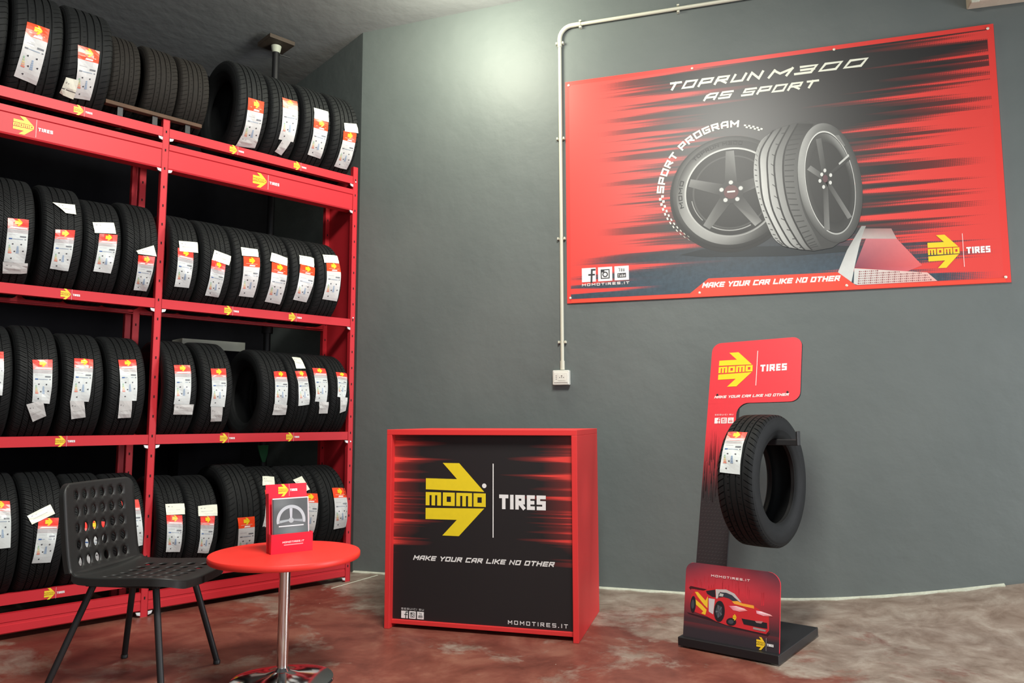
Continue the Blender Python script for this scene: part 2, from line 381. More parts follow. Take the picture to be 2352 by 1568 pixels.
def logo(art, x, y, s, layer=2, yel=YEL, wht=WHT, band=None, tires=True, line=True, reg=False, f=1.0, bandcol=None):
    # the yellow double arrow with its word in block letters, a thin rule and TIRES; x,y = left end of the middle line, s = arrow length
    P_ = lambda a, b_: (x+a*s, y+b_*s*f)
    for sg in (1, -1):
        art.poly([P_(0, .155*sg), P_(.975, .135*sg), P_(.56, .6*sg), P_(.285, .6*sg), P_(.525, .335*sg), P_(0, .34*sg)], yel, layer)
    if bandcol: art.rect(x, y-.155*s*f, x+s*.99, y+.155*s*f, bandcol, layer)
    def R_(a, b_, c_, d): art.rect(*P_(a, b_), *P_(c_, d), yel, layer+1)
    for mx in (0, .515):
        R_(mx, -.11, mx+.065, .11); R_(mx+.10, -.11, mx+.16, .08); R_(mx+.195, -.11, mx+.26, .08); R_(mx+.065, .06, mx+.26, .11)
    for ox in (.29, .80):
        R_(ox, -.11, ox+.2, -.045); R_(ox, .045, ox+.2, .11); R_(ox, -.045, ox+.065, .045); R_(ox+.135, -.045, ox+.2, .045)
    if line: art.rect(*P_(1.112, -.6), *P_(1.128, .6), wht, layer)
    if tires: text(art, 'TIRES', x+1.215*s, y-.135*s*f, .235*s*f, .36, .25, wht, layer, gap=.09, fit=.745*s, widths={'I': 0, 'T': 1.05, 'R': 1.15, 'E': .8})
    if reg: art.ring(*P_(.975, .235), 0, .036*s, wht, layer, n=20)
def icons(art, x, y, s, layer=2, dk=(.03, .03, .035), word=True, gap=.17):
    g = s*gap
    for k in range(3):
        x0 = x+k*(s+g); art.rect(x0, y, x0+s, y+s, WHT, layer)
        if k == 0:
            stroke(art, [(x0+.92*s, y+.85*s), (x0+.72*s, y+.85*s), (x0+.68*s, y)], .13*s, dk, layer+1); stroke(art, [(x0+.52*s, y+.5*s), (x0+.88*s, y+.5*s)], .12*s, dk, layer+1)
        elif k == 1:
            stroke(art, [(x0+.22*s, y+.2*s), (x0+.22*s, y+.8*s), (x0+.78*s, y+.8*s), (x0+.78*s, y+.2*s), (x0+.22*s, y+.2*s)], .07*s, dk, layer+1)
            art.ring(x0+.5*s, y+.47*s, .12*s, .2*s, dk, layer+1, n=20); art.rect(x0+.22*s, y+.62*s, x0+.45*s, y+.8*s, dk, layer+1)
        else:
            text(art, 'You', x0+.3*s, y+.62*s, .26*s, .35, .14, dk, layer+1, fit=.4*s)
            art.rect(x0+.2*s, y+.18*s, x0+.8*s, y+.5*s, dk, layer+1); text(art, 'Tube', x0+.26*s, y+.24*s, .2*s, .35, .14, WHT, layer+2, fit=.48*s)

# ------------------------------------------------------------------ the setting
UR = Vector((.71433, .69981, 0)); NR = Vector((UR.y, -UR.x, 0)); RZ = math.atan2(UR.y, UR.x)      # rack run and its outward normal
UW = Vector((.95460, -.29790, 0)); NW = Vector((UW.y, -UW.x, 0)); WZ = math.atan2(UW.y, UW.x)     # poster wall
RB = Vector((-1.161, 5.539, 0)); WP = Vector((.575, 5.303, 0)); CN = WP-1.871*UW
def ceil_z(q): return 4.284+.1014*(5.86-q.y)
def rise(q):   # the floor climbs towards the wall at the far right
    s_ = (q-WP).dot(UW); d = max(0, (q-WP).dot(NW)); k = max(0, 1-d/.85)
    return .112*max(0, s_-1.12)**1.5*k*k*(3-2*k)
ALC = 1.78
AL = CN+NR*(-(ALC-.265)); AL0 = AL-UR*6.5          # alcove corner, and far left end behind the rack
def wall(name, a, b_, m, t=.12, nrm=None, n=1, zb=None):
    mb = MB(); d = (b_-a); nn = nrm*(-t)
    for i in range(n):
        p0, p1 = a+d*i/n, a+d*(i+1)/n
        z0 = -.02; q = [p0, p1, p1+nn, p0+nn]
        vs = [(v.x, v.y, z0) for v in q]+[(v.x, v.y, ceil_z(v)+.02) for v in q]
        mb.add(vs, [(0, 3, 2, 1), (4, 5, 6, 7), (0, 1, 5, 4), (1, 2, 6, 5), (2, 3, 7, 6), (3, 0, 4, 7)])
    return struct(mb.build(name, m))
wall('wall_back', CN, WP+UW*4.6, M['wall'], nrm=NW)
wall('wall_side', AL, CN, M['wall'], nrm=-UR)
wall('wall_rear', AL0, AL, M['alcove_shade'], nrm=NR)
wall('wall_left', AL0+NR*5.5, AL0, M['wall'], nrm=UR)
fl = MB(); nx, ny = 110, 120
g0, g1, h0, h1 = -7.5, 6.0, -3.4, 10.5
for j in range(ny+1):
    for i in range(nx+1):
        q = Vector((g0+(g1-g0)*i/nx, h0+(h1-h0)*j/ny, 0)); fl.v.append((q.x, q.y, rise(q)))
for j in range(ny):
    for i in range(nx):
        a = j*(nx+1)+i; fl.f.append((a, a+1, a+nx+2, a+nx+1)); fl.mi.append(0)
struct(fl.build('floor', M['floor'], smooth=True))
ce = MB()
vs = [(x, y, ceil_z(Vector((x, y, 0)))+dz) for dz in (0, .15) for x, y in ((-7.5, -3.4), (6, -3.4), (6, 10.5), (-7.5, 10.5))]
ce.add(vs, [(0, 3, 2, 1), (4, 5, 6, 7), (0, 1, 5, 4), (1, 2, 6, 5), (2, 3, 7, 6), (3, 0, 4, 7)])
struct(ce.build('ceiling', M['ceiling']))
# pale cement line where the wall meets the floor, and a thin joint running off it across the floor
tr = MB(); N_ = 60; pts = []
for i in range(N_+1):
    q = CN+UW*(.01+i*4.3/N_); wd = .022+.010*math.sin(i*1.9)+.006*math.sin(i*5.1); z = rise(q)
    z2 = rise(q+NW*wd)
    tr.v += [(*(q+NW*.0005).xy, z+.012), (*(q+NW*wd).xy, z2+.004), (*(q+NW*wd).xy, z2-.01), (*(q+NW*.0005).xy, z-.01)]
for i in range(N_):
    for k in range(4): tr.f.append((i*4+k, i*4+(k+1) % 4, i*4+4+(k+1) % 4, i*4+4+k)); tr.mi.append(0)
struct(tr.build('trim_1', M['caulk']))
tj = MB(); a = Vector((-1.24, 5.30, 0)); b_ = Vector((-1.0, 5.74, 0)); w_ = Vector((.0045, -.0025, 0))
tj.add([(*(a-w_).xy, .0005), (*(a+w_).xy, .0005), (*(b_+w_*1.4).xy, .0005), (*(b_-w_*1.4).xy, .0005), (*a.xy, .003), (*b_.xy, .003)], [(0, 1, 4), (0, 4, 5, 3), (1, 2, 5, 4), (2, 3, 5)])
struct(tj.build('trim_2', M['caulk']))

# ------------------------------------------------------------------ red tyre rack (two bays sharing the middle upright)
rack = thing('tyre_rack', 'tall red steel tyre rack of two bays filled with tyres, standing along the left side', 'rack', RB, RZ)
DEP = .42
def upright(x0, y0, x1, zt, slots=True):
    mb = MB(); y1 = y0+.034
    mb.box(x0, x1, y0, y0+.004, 0, zt).box(x0, x0+.004, y0, y1, 0, zt).box(x1-.004, x1, y0, y1, 0, zt)
    if slots:
        z = .10
        while z < zt-.05:
            mb.box((x0+x1)/2-.004, (x0+x1)/2+.004, y0-.0008, y0, z, z+.016, 1); z += .118
    return mb.build('upright', [M['rack'], M['slot']], rack)
for x0, zt in ((-.042, 3.04), (-1.42, 3.032), (-2.80, 3.03)):
    upright(x0, 0, x0+.042, zt)
    upright(x0, DEP-.034, x0+.042, 3.0)
upright(-1.42, .535, -1.378, 3.0, False)
LEV = (.24, 1.06, 1.885, 2.965)
decals = {(0, 3): [-1.889], (1, 3): [-.965, -.501], (0, 2): [-1.899], (1, 2): [-.96, -.505], (0, 1): [-1.882], (1, 1): [-.957, -.499], (0, 0): [-1.891], (1, 0): [-.967]}
BAY = ((-2.758, -1.42), (-1.378, -.042))
def beam(b, zt, front=True):
    x0, x1 = BAY[b]; s = 1; y = 0 if front else DEP
    mb = MB(); f = lambda a: a if front else DEP-a
    def bx(ya, yb, za, zb):
        ya, yb = sorted((f(ya), f(yb))); mb.box(x0, x1, ya, yb, za, zb)
    bx(.002, .006, zt-.057, zt); bx(.006, .033, zt-.004, zt); bx(.029, .033, zt-.045, zt-.004); bx(.006, .045, zt-.057, zt-.053)
    return mb.build('beam', M['rack'], rack)
for b in (0, 1):
    for li, zt in enumerate(LEV):
        bm_ = beam(b, zt); beam(b, zt, False)
        for dx in decals[(b, li)]:
            ar = Art(flat(.0015)); logo(ar, dx-.028, zt-.029, .050, tires=True); ar.build('sticker', M['print'], bm_)
    # printed header panel under the top beam
    x0, x1 = BAY[b]; hp = MB()
    prof = [(.004, 2.863), (.004, 2.829), (.010, 2.826), (.010, 2.712), (.012, 2.709), (.075, 2.706), (.075, 2.700), (.008, 2.703), (.003, 2.712), (.003, 2.822), (-.003, 2.827), (-.003, 2.863)]
    n_ = len(prof); hp.add([(x0, y, z) for y, z in prof]+[(x1, y, z) for y, z in prof], [(i, (i+1) % n_, (i+1) % n_+n_, i+n_) for i in range(n_)])
    ho = hp.build('header_panel', M['rack'], rack)
    ar = Art(flat(.0025)); lx = -2.205 if b == 0 else -.825
    logo(ar, lx, 2.769, .098, f=.86); ar.build('logo', M['print'], ho)
    # kick panel with a pressed groove
    kp = MB(); prof = [(.002, .138), (.002, .096), (.007, .092), (.007, .082), (.002, .078), (.002, .040), (.010, .034), (.014, .036), (.006, .044), (.006, .134), (.03, .136), (.03, .14)]
    kp.add([(x0, y, z) for y, z in prof]+[(x1, y, z) for y, z in prof], [(i, (i+1) % 12, (i+1) % 12+12, i+12) for i in range(12)])
    kp.build('kick_panel', M['rack'], rack)
sp_ = MB(); sp_.box(-.006, -.003, .034, DEP-.034, .04, 2.99); sp_.build('side_panel', M['rack'], rack)
# white locking clips and bolts at each beam end
for b, (x0, x1) in enumerate(BAY):
    for zt in list(LEV[1:])+[2.755, .115]:
        for xx, sg in ((x0, 1), (x1, -1)):
            cb = MB(); z = zt-.057 if zt in LEV else (zt-.05 if zt > 1 else zt-.08)
            cb.add([(xx, -.004, z-.006), (xx+sg*.026, -.004, z-.004), (xx+sg*.020, -.004, z-.020), (xx, -.004, z-.026), (xx, .008, z-.006), (xx+sg*.026, .008, z-.004), (xx+sg*.020, .008, z-.020), (xx, .008, z-.026)],
                   [(0, 1, 2, 3), (7, 6, 5, 4), (0, 4, 5, 1), (1, 5, 6, 2), (2, 6, 7, 3), (3, 7, 4, 0)])
            cb.build('locking_clip', M['zinc'], rack, bevel=.002)
for zt in (1.895, .99, 2.925):
    b = MB(); b.tube([(-.021, .0, zt), (-.021, -.005, zt)], .005, 12); b.build('bolt', M['zinc'], rack)

# ------------------------------------------------------------------ tyres
def bump_fn(t):   # crown of the tread: radius ratio at t in -1..1
    a = abs(t)
    return 1-.010*t*t-(0 if a < .80 else .9*(a-.80)**1.6)
def tread_mesh(name, kind):
    n = {'summer': 60, 'season': 72, 'display': 66}[kind]
    gro = {'summer': (-.46, -.16, .16, .46), 'season': (-.48, -.17, .17, .48), 'display': (-.50, -.18, .14, .46)}[kind]
    ts = []
    for g in gro: ts += [g-.034, g-.026, g+.026, g+.034]
    ts += [-.94, -.90, -.86, -.80, -.72, -.62, .62, .72, .80, .86, .90, .94, -.30, -.36, 0, -.08, .08, .30, .36]
    ts = sorted(ts); offs = (0, .02, .16, .18, .52, .54, .62, .64) if kind == 'season' else (0, .02, .18, .20, .60)
    cols = [(k+o)/n for k in range(n) for o in offs]; vs = []; fs = []; nc = len(cols)
    for t in ts:
        ing = any(abs(t-g) < .03 for g in gro); sh = abs(t) > .52
        rb = bump_fn(t)
        for ci, c_ in enumerate(cols):
            oi = ci % len(offs); rr = rb
            if ing: rr -= .022
            else:
                lat = oi in (1, 2); sip = kind == 'season' and oi in (5, 6)
                if sh:
                    if lat: rr -= .016*(1 if abs(t) < .9 else .6)
                    if sip: rr -= .007
                else:
                    if lat and kind == 'season': rr -= .014
                    elif lat and abs(t) > .22 and kind != 'season': rr -= .010 if (.20 < abs(t) < .34) else 0
                    if sip: rr -= .008
            slant = {'summer': .030*t, 'season': .05*abs(t)*(1 if abs(t) < .5 else .6), 'display': -.02*t*t}[kind]
            a = 2*PI*(c_+slant)
            vs.append((t*.5, -rr*math.cos(a), rr*math.sin(a)))
    for i in range(len(ts)-1):
        for k in range(nc): fs.append((i*nc+k, i*nc+(k+1) % nc, (i+1)*nc+(k+1) % nc, (i+1)*nc+k))
    me = bpy.data.meshes.new(name); me.from_pydata(vs, [], fs); me.materials.append(M['rubber'])
    bm = bmesh.new(); bm.from_mesh(me); bmesh.ops.recalc_face_normals(bm, faces=bm.faces)
    bm.to_mesh(me); bm.free(); me.update(); return me
def side_mesh(name, ri=.62):
    pr = [(.94, .955), (.96, .93), (.975, .925), (.985, .90), (1.0, .86), (1.0, .82), (.99, .78), (.985, .775), (.985, .765), (.975, .76), (.92, .70), (.83, .655), (.80, .65), (.75, .635), (.70, ri), (.62, ri-.006), (.54, ri), (.55, ri+.03), (.68, .68), (.82, .74), (.90, .80), (.88, .88), (.75, .93), (.4, .945), (0, .95)]
    prof = pr+[(-t, q) for t, q in reversed(pr[:-1])]
    n = 96; vs = []; fs = []
    for t, q in prof:
        for k in range(n): a = 2*PI*k/n; vs.append((t*.5, -q*math.cos(a), q*math.sin(a)))
    for i in range(len(prof)-1):
        for k in range(n): fs.append((i*n+k, i*n+(k+1) % n, (i+1)*n+(k+1) % n, (i+1)*n+k))
    me = bpy.data.meshes.new(name); me.from_pydata(vs, [], fs); me.materials.append(M['rubber'])
    me.polygons.foreach_set('use_smooth', [True]*len(me.polygons)); me.set_sharp_from_angle(angle=math.radians(50))
    bm = bmesh.new(); bm.from_mesh(me); bmesh.ops.recalc_face_normals(bm, faces=bm.faces); bm.to_mesh(me); bm.free(); me.update(); return me
TM = {k: tread_mesh('tread', k) for k in ('summer', 'season', 'display')}
SM = side_mesh('sidewall'); SMD = side_mesh('sidewall', .645)
proto = {}
def make_tyre(kind, old=False):
    key = (kind, old); t = thing('tyre', 'black tyre', 'tyre')
    tm, sm = TM[kind], (SMD if kind == 'display' else SM)
    if old:
        tm = tm.copy(); sm = sm.copy(); tm.materials[0] = M['rubber_old']; sm.materials[0] = M['rubber_old']
    for n_, me in (('tread', tm), ('sidewall', sm)):
        o = bpy.data.objects.new(n_, me); C.objects.link(o); o.parent = t
    proto[key] = t; return t
def tyre(kind, R, w, loc, rz, label, group, old=False, spin=0):
    key = (kind, old)
    if key not in proto: t = make_tyre(kind, old)
    else:
        src = proto[key]; t = src.copy(); C.objects.link(t)
        for ch in list(src.children):
            if ch.name.split('.')[0] in ('tread', 'sidewall'):
                c_ = ch.copy(); C.objects.link(c_); c_.parent = t
    for ch in t.children:
        if ch.name.split('.')[0] in ('tread', 'sidewall'):
            ch.location = (0, 0, R); ch.scale = (w, R, R); ch.rotation_euler = (spin, 0, 0)
    t.location = loc; t.rotation_euler = (0, 0, rz); t['label'] = label; t['category'] = 'tyre'
    if group: t['group'] = group
    elif 'group' in t: del t['group']
    return t
def patch_fn(R, w, quad, off, rnd, crumple):
    (a0, t0), (a1, t1), (a2, t2), (a3, t3) = quad
    ph = [rnd.uniform(0, 6.28) for _ in range(4)]
    def fn(x, y, l):     # x 0..1 across, y 0..1 from the top edge down
        u, v = x, y
        s_ = (a0*(1-u)+a1*u)*(1-v)+(a3*(1-u)+a2*u)*v+w/2
        th = math.radians((t0*(1-u)+t1*u)*(1-v)+(t3*(1-u)+t2*u)*v)
        t = max(-1, min(1, 2*s_/w))
        wr = crumple*(.5+.5*math.sin(7*v+3*u+ph[0]))*(.5+.5*math.sin(11*v-5*u+ph[1]))
        rr = R*bump_fn(t)+off+wr+.00035*l+(.0008 if l >= 1 else 0)
        return (s_, -rr*math.cos(th), R+rr*math.sin(th))
    return fn
GREY = (.42, .42, .42); ORG = (.85, .25, .04); LRED = (.80, .045, .03); TXT = (.16, .17, .19)
def lab_art(fn, style, rnd, top=0.0):
    ar = Art(fn); wh = (.60, .64, .64)
    def R_(x0, y0, x1, y1, c_, l=1, nx=1, ny=1): ar.rect(x0, y0, x1, y1, c_, l, nx, ny)
    bands = [(0, .17, LRED), (.17, .235, (.80, .22, .20)), (.235, .33, (.45, .43, .44)), (.33, 1, wh)] if style == 'A' else [(0, .25, (.86, .07, .02)), (.25, 1, (.60, .61, .61))]
    for y0, y1, c_ in bands: R_(0, y0, 1, y1, c_, 0, 4, max(1, round((y1-y0)*14)))
    # arrow mark: 0.44 wide, label is about 2.4 times as tall as wide
    for sg in (1, -1):
        cy_, s = .088 if style == 'A' else .095, .36; q = lambda a, b_: (.34+a*s, cy_-b_*s*.36*sg)
        ar.poly([q(0, 0), q(.98, 0), q(.98, .10), q(.56, .62), (q(.28, .62)), q(.5, .33), q(0, .33)], YEL, 1)
    R_(.34, .08, .68, .082, (.5, .35, .01), 2)
    if style == 'A':
        ar.poly([(.05, .225), (.2, .19), (.95, .20), (.95, .225)], (.85, .8, .8), 1)
        R_(.08, .26, .9, .268, (.6, .6, .6)); R_(.08, .29, .8, .296, (.6, .6, .6))
    else:
        ar.poly([(.34, .235), (.40, .20), (.72, .205), (.70, .235)], (.88, .8, .78), 1); R_(.15, .172, .85, .182, (.85, .45, .3))
    R_(.62, .385, .92, .398, TXT); R_(.62, .402, .92, .415, TXT); R_(.10, .36, .5, .366, (.5, .5, .52))
    bl = (.03, .10, .32) if style == 'A' else TXT
    R_(.10, .448, .26, .472, bl); R_(.28, .453, .78, .467, (.28, .34, .42)); R_(.85, .45, .93, .468, TXT)
    for i, c_ in enumerate([(.30, .50, .36), (.46, .56, .34), (.66, .58, .32), (.70, .42, .26), (.68, .24, .18)]):
        y = .60+i*.040; R_(.13, y, .20+i*.025, y+.030, c_)
    for i in range(5): R_(.52-.004*i, .62+i*.034, .60+.012*i, .645+i*.034, (.28, .38, .52))
    for px_, py_ in ((.30, .575), (.70, .575), (.42, .74), (.82, .72), (.30, .90)):
        ar.poly([(px_-.045, py_), (px_, py_-.014), (px_+.045, py_-.014), (px_+.045, py_+.014), (px_, py_+.014)], (.05, .05, .06), 1)
    if style == 'A': R_(.08, .55, .12, .555, (.3, .3, .3))
    return ar
def add_label(t, R, w, quad, style, rnd):
    return lab_art(patch_fn(R, w, quad, .0028, rnd, .0055), style, rnd).build('label', M['label'], t)
def add_sticker(t, R, w, quad, rnd, plain, name='price_sticker'):
    ar = Art(patch_fn(R, w, quad, .0062, rnd, .004))
    c_ = (.80, .82, .70) if plain != 'grey' else (.60, .61, .60)
    ar.rect(0, 0, 1, 1, c_, 0, 4, 4)
    ar.rect(.12, .22, .20, .28, (.3, .3, .3), 1); ar.rect(.30, .25, .36, .30, (.4, .4, .4), 1); ar.rect(.15, .55, .75, .58, (.55, .55, .52), 1)
    if plain == 'bar': ar.rect(0, .62, 1, .66, (.05, .05, .06), 1, 3, 1)
    return ar.build(name, M['label'], t)
TY = [
('a0',1,-2.275,0.343,0.25,None,None),
('a1',1,-2.012,0.343,0.25,[(-0.184,7.8),(-0.077,7.1),(-0.103,-46.9),(-0.212,-43.9)],None),
('a2',1,-1.755,0.343,0.25,[(-0.192,0.6),(-0.079,0.4),(-0.088,-47.9),(-0.171,-49.8)],[(-0.229,-31.9),(-0.165,-31.4),(-0.169,-51.1),(-0.241,-49.4)]),
('a3',1,-1.578,0.27,0.17,None,None),
('a4',1,-1.355,0.27,0.195,None,None),
('a5',1,-1.157,0.27,0.192,None,None),
('b1',1,-0.783,0.344,0.225,[(-0.156,0.3),(-0.047,0.4),(-0.038,-51.9),(-0.149,-54.1)],None),
('b2',1,-0.549,0.336,0.225,[(-0.142,15.8),(-0.027,17.2),(-0.028,-32.6),(-0.136,-33.8)],[(-0.11,-32.6),(-0.048,-32.4),(-0.077,-52.1),(-0.133,-49.2)]),
('b3',1,-0.306,0.338,0.225,[(-0.147,1.0),(-0.032,1.7),(-0.037,-43.8),(-0.141,-42.6)],[(-0.146,14.8),(-0.03,15.7),(-0.032,1.7),(-0.147,1.0)]),
('b4',1,-0.072,0.341,0.225,[(-0.142,-3.6),(-0.035,-2.6),(-0.037,-49.1),(-0.144,-48.9)],[(-0.142,5.8),(-0.034,10.0),(-0.017,-1.2),(-0.134,-4.3)]),
('c0',2,-2.090,0.333,0.205,[(-0.132,7.4),(-0.037,8.5),(-0.034,-32.1),(-0.129,-32.9)],[(-0.132,-33.1),(-0.019,-31.8),(-0.012,-42.9),(-0.123,-45.0)]),
('c1',2,-1.856,0.332,0.205,[(-0.144,3.6),(-0.048,5.7),(-0.056,-34.6),(-0.146,-34.2)],[(-0.155,32.6),(-0.043,34.3),(-0.042,22.2),(-0.094,22.2)]),
('c2',2,-1.648,0.314,0.2,[(-0.126,11.0),(-0.029,13.3),(-0.046,-29.0),(-0.139,-28.5)],[(-0.16,23.2),(-0.046,27.3),(-0.038,14.0),(-0.151,11.2)]),
('c3',2,-1.446,0.324,0.195,[(-0.118,-7.8),(-0.023,-7.1),(-0.03,-46.9),(-0.105,-46.0)],[(-0.132,-3.6),(-0.036,4.7),(-0.016,-6.4),(-0.121,-6.5)]),
('r1',2,-1.197,0.313,0.178,[(-0.139,9.4),(-0.044,7.6),(-0.042,-34.7),(-0.132,-34.7)],[(-0.132,17.7),(-0.016,19.9),(-0.015,6.9),(-0.129,5.6)]),
('r2',2,-0.985,0.313,0.2,[(-0.142,1.8),(-0.051,-0.9),(-0.055,-42.4),(-0.143,-41.5)],[(-0.125,13.3),(-0.015,9.0),(-0.029,-2.4),(-0.142,1.2)]),
('r3',2,-0.780,0.312,0.2,[(-0.137,11.7),(-0.025,13.3),(-0.033,-37.1),(-0.134,-37.1)],[(-0.15,23.0),(-0.033,23.9),(-0.033,13.6),(-0.148,12.0)]),
('r4',2,-0.578,0.311,0.198,[(-0.142,10.1),(-0.029,9.2),(-0.038,-42.1),(-0.148,-40.7)],[(-0.138,22.8),(-0.024,18.9),(-0.032,8.0),(-0.156,10.9)]),
('r5',2,-0.381,0.31,0.192,[(-0.129,14.0),(-0.012,12.4),(-0.047,-34.9),(-0.152,-33.1)],[(-0.126,26.5),(-0.012,25.8),(-0.024,11.7),(-0.134,13.4)]),
('r6',2,-0.173,0.31,0.2,[(-0.126,22.4),(-0.013,24.3),(-0.026,-28.2),(-0.143,-27.7)],[(-0.14,34.2),(-0.015,37.0),(-0.021,23.6),(-0.144,21.1)]),
('d0',3,-2.146,0.331,0.205,[(-0.131,28.8),(-0.047,29.8),(-0.047,-11.2),(-0.128,-10.3)],None),
('d1',3,-1.935,0.335,0.205,[(-0.131,21.5),(-0.036,22.5),(-0.039,-18.9),(-0.121,-17.4)],[(-0.147,-19.5),(-0.074,-15.2),(-0.045,-30.8),(-0.102,-37.0)]),
('d2',3,-1.705,0.322,0.21,[(-0.153,29.8),(-0.058,29.3),(-0.078,-14.2),(-0.169,-14.0)],[(-0.172,-13.6),(-0.103,-12.9),(-0.08,-30.3),(-0.149,-32.5)]),
('d3',3,-1.478,0.321,0.21,[(-0.152,30.8),(-0.057,32.0),(-0.054,-12.3),(-0.146,-12.6)],[(-0.148,-12.1),(-0.079,-12.4),(-0.069,-30.7),(-0.139,-31.2)]),
('e1',3,-1.178,0.321,0.197,[(-0.141,27.6),(-0.044,28.5),(-0.048,-15.3),(-0.142,-15.5)],[(-0.138,-15.5),(-0.022,-15.3),(-0.02,-26.9),(-0.134,-27.0)]),
('e2',3,-0.950,0.322,0.205,[(-0.147,25.0),(-0.051,25.8),(-0.057,-18.0),(-0.146,-17.7)],[(-0.144,-17.7),(-0.068,-18.1),(-0.054,-35.5),(-0.123,-36.0)]),
('e3',3,-0.561,0.312,0.2,[(-0.107,28.2),(-0.012,29.7),(-0.02,-14.4),(-0.11,-11.9)],[(-0.112,-11.9),(-0.015,-13.3),(-0.012,-25.8),(-0.111,-25.8)]),
('e4',3,-0.400,0.309,0.157,[(-0.105,31.8),(-0.024,32.5),(-0.012,-11.7),(-0.094,-13.6)],[(-0.078,58.4),(-0.012,58.6),(-0.02,36.1),(-0.091,35.4)]),
('e5',3,-0.249,0.31,0.147,[(-0.116,37.8),(-0.012,38.2),(-0.033,-8.2),(-0.123,-7.9)],[(-0.093,-7.9),(-0.017,-8.3),(-0.012,-23.1),(-0.08,-23.4)]),
('e6',3,-0.083,0.308,0.162,[(-0.1,33.9),(-0.012,32.6),(-0.053,-2.8),(-0.114,-0.7)],[(-0.094,-0.7),(-0.033,-1.7),(-0.036,-19.2),(-0.082,-22.3)]),
('f0',4,-2.073,0.337,0.205,[(-0.129,37.8),(-0.046,36.1),(-0.042,-5.2),(-0.127,-5.3)],None),
('f1',4,-1.865,0.336,0.203,[(-0.128,18.3),(-0.033,17.2),(-0.057,-23.1),(-0.145,-21.8)],[(-0.18,21.1),(-0.071,30.2),(-0.051,21.1),(-0.159,13.0)]),
('f2',4,-1.649,0.326,0.205,[(-0.119,15.2),(-0.02,12.3),(-0.036,-32.8),(-0.135,-28.8)],None),
('f3',4,-1.445,0.321,0.2,[(-0.128,33.7),(-0.036,33.4),(-0.012,-14.3),(-0.109,-14.1)],None),
('g1',4,-1.204,0.309,0.172,[(-0.125,17.5),(-0.032,15.9),(-0.03,-25.3),(-0.116,-22.5)],[(-0.125,29.5),(-0.012,29.1),(-0.016,16.6),(-0.125,17.5)]),
('g2',4,-1.003,0.305,0.196,[(-0.125,14.4),(-0.035,12.6),(-0.052,-30.7),(-0.121,-28.7)],[(-0.133,25.5),(-0.012,26.2),(-0.019,12.8),(-0.137,14.1)]),
('g3',4,-0.743,0.334,0.225,[(-0.166,2.3),(-0.054,2.2),(-0.025,-43.8),(-0.126,-44.1)],None),
('g4',4,-0.547,0.322,0.19,[(-0.151,34.2),(-0.055,32.9),(-0.084,-10.3),(-0.181,-8.6)],[(-0.134,54.0),(-0.055,52.0),(-0.075,39.8),(-0.161,39.7)]),
('g5',4,-0.306,0.32,0.225,[(-0.129,26.8),(-0.018,25.3),(-0.049,-21.9),(-0.148,-17.6)],[(-0.171,46.0),(-0.095,50.9),(-0.073,30.7),(-0.128,27.4)]),
('g6',4,-0.084,0.317,0.215,[(-0.12,31.6),(-0.012,31.0),(-0.013,-19.9),(-0.117,-20.2)],None),
]
NM = {1: 'top', 2: 'second', 3: 'third', 4: 'bottom'}
DESC = {
 'a0': 'unlabelled black tyre cut off by the left frame edge, top level',
 'a1': 'wide black tyre with one plain label, leftmost labelled tyre on the top level',
 'a2': 'wide black tyre on the top level, small sticker overlapping its label at lower left',
 'a3': 'old unlabelled dull tyre on the brown plank, left one of three',
 'a4': 'old unlabelled dull tyre on the brown plank, middle one of three',
 'a5': 'old unlabelled dull tyre on the brown plank, right one of three',
 'b1': 'black tyre on the top level, first labelled one right of the old tyres',
 'b2': 'black tyre on the top level with a slanting tag hanging below its label',
 'b3': 'black tyre on the top level, second from its right end, white sticker above red band',
 'b4': 'black tyre at the right end of the top level, next to the wall corner',
 'c0': 'black tyre cut by the left frame edge, second level, wide tag under its label',
 'c1': 'black tyre on the second level with a torn sticker well above its label',
 'c2': 'black tyre on the second level, third from the left, wide white sticker on label top',
 'c3': 'black tyre on the second level just left of the middle upright, pointed white sticker',
 'r1': 'black tyre on the second level just right of the middle upright, wide white sticker',
 'r2': 'second tyre right of the middle upright, second level, sticker strongly tilted',
 'r3': 'third tyre right of the middle upright on the second level',
 'r4': 'fourth tyre right of the middle upright on the second level, tilted sticker',
 'r5': 'black tyre on the second level, second from its right end',
 'r6': 'rightmost black tyre on the second level, next to the red side panel',
 'd0': 'black tyre almost cut off by the left frame edge on the third level',
 'd1': 'black tyre on the third level with a crooked tag turned below its label',
 'd2': 'black tyre on the third level, second left of the middle upright, tag below label left',
 'd3': 'black tyre on the third level just left of the middle upright, straight tag below label',
 'e1': 'black tyre on the third level just right of the middle upright, tag sticking out right',
 'e2': 'black tyre just left of the dark gap on the third level, narrow tag below label',
 'e3': 'black tyre just right of the dark gap on the third level, open side showing',
 'e4': 'narrow black tyre on the third level with a white tag well above its label',
 'e5': 'narrow black tyre on the third level, second from its right end',
 'e6': 'narrow black tyre at the right end of the third level, overlapping the red upright',
 'f0': 'black tyre cut by the left frame edge on the bottom level',
 'f1': 'black tyre on the bottom level left of the chair back, tilted sticker above label',
 'f2': 'black tyre on the bottom level hidden behind the perforated chair back',
 'f3': 'black tyre on the bottom level between the chair back and the middle upright',
 'g1': 'black tyre on the bottom level just right of the middle upright, white sticker above label',
 'g2': 'second tyre right of the middle upright on the bottom level, white sticker above label',
 'g3': 'larger black tyre left of the brochure holder, bottom level, label without white sticker',
 'g4': 'black tyre hidden behind the brochure holder, only a small white tag showing',
 'g5': 'black tyre just right of the brochure holder, bottom level, tilted white tag',
 'g6': 'rightmost black tyre on the bottom level, orange-red label without sticker',
}
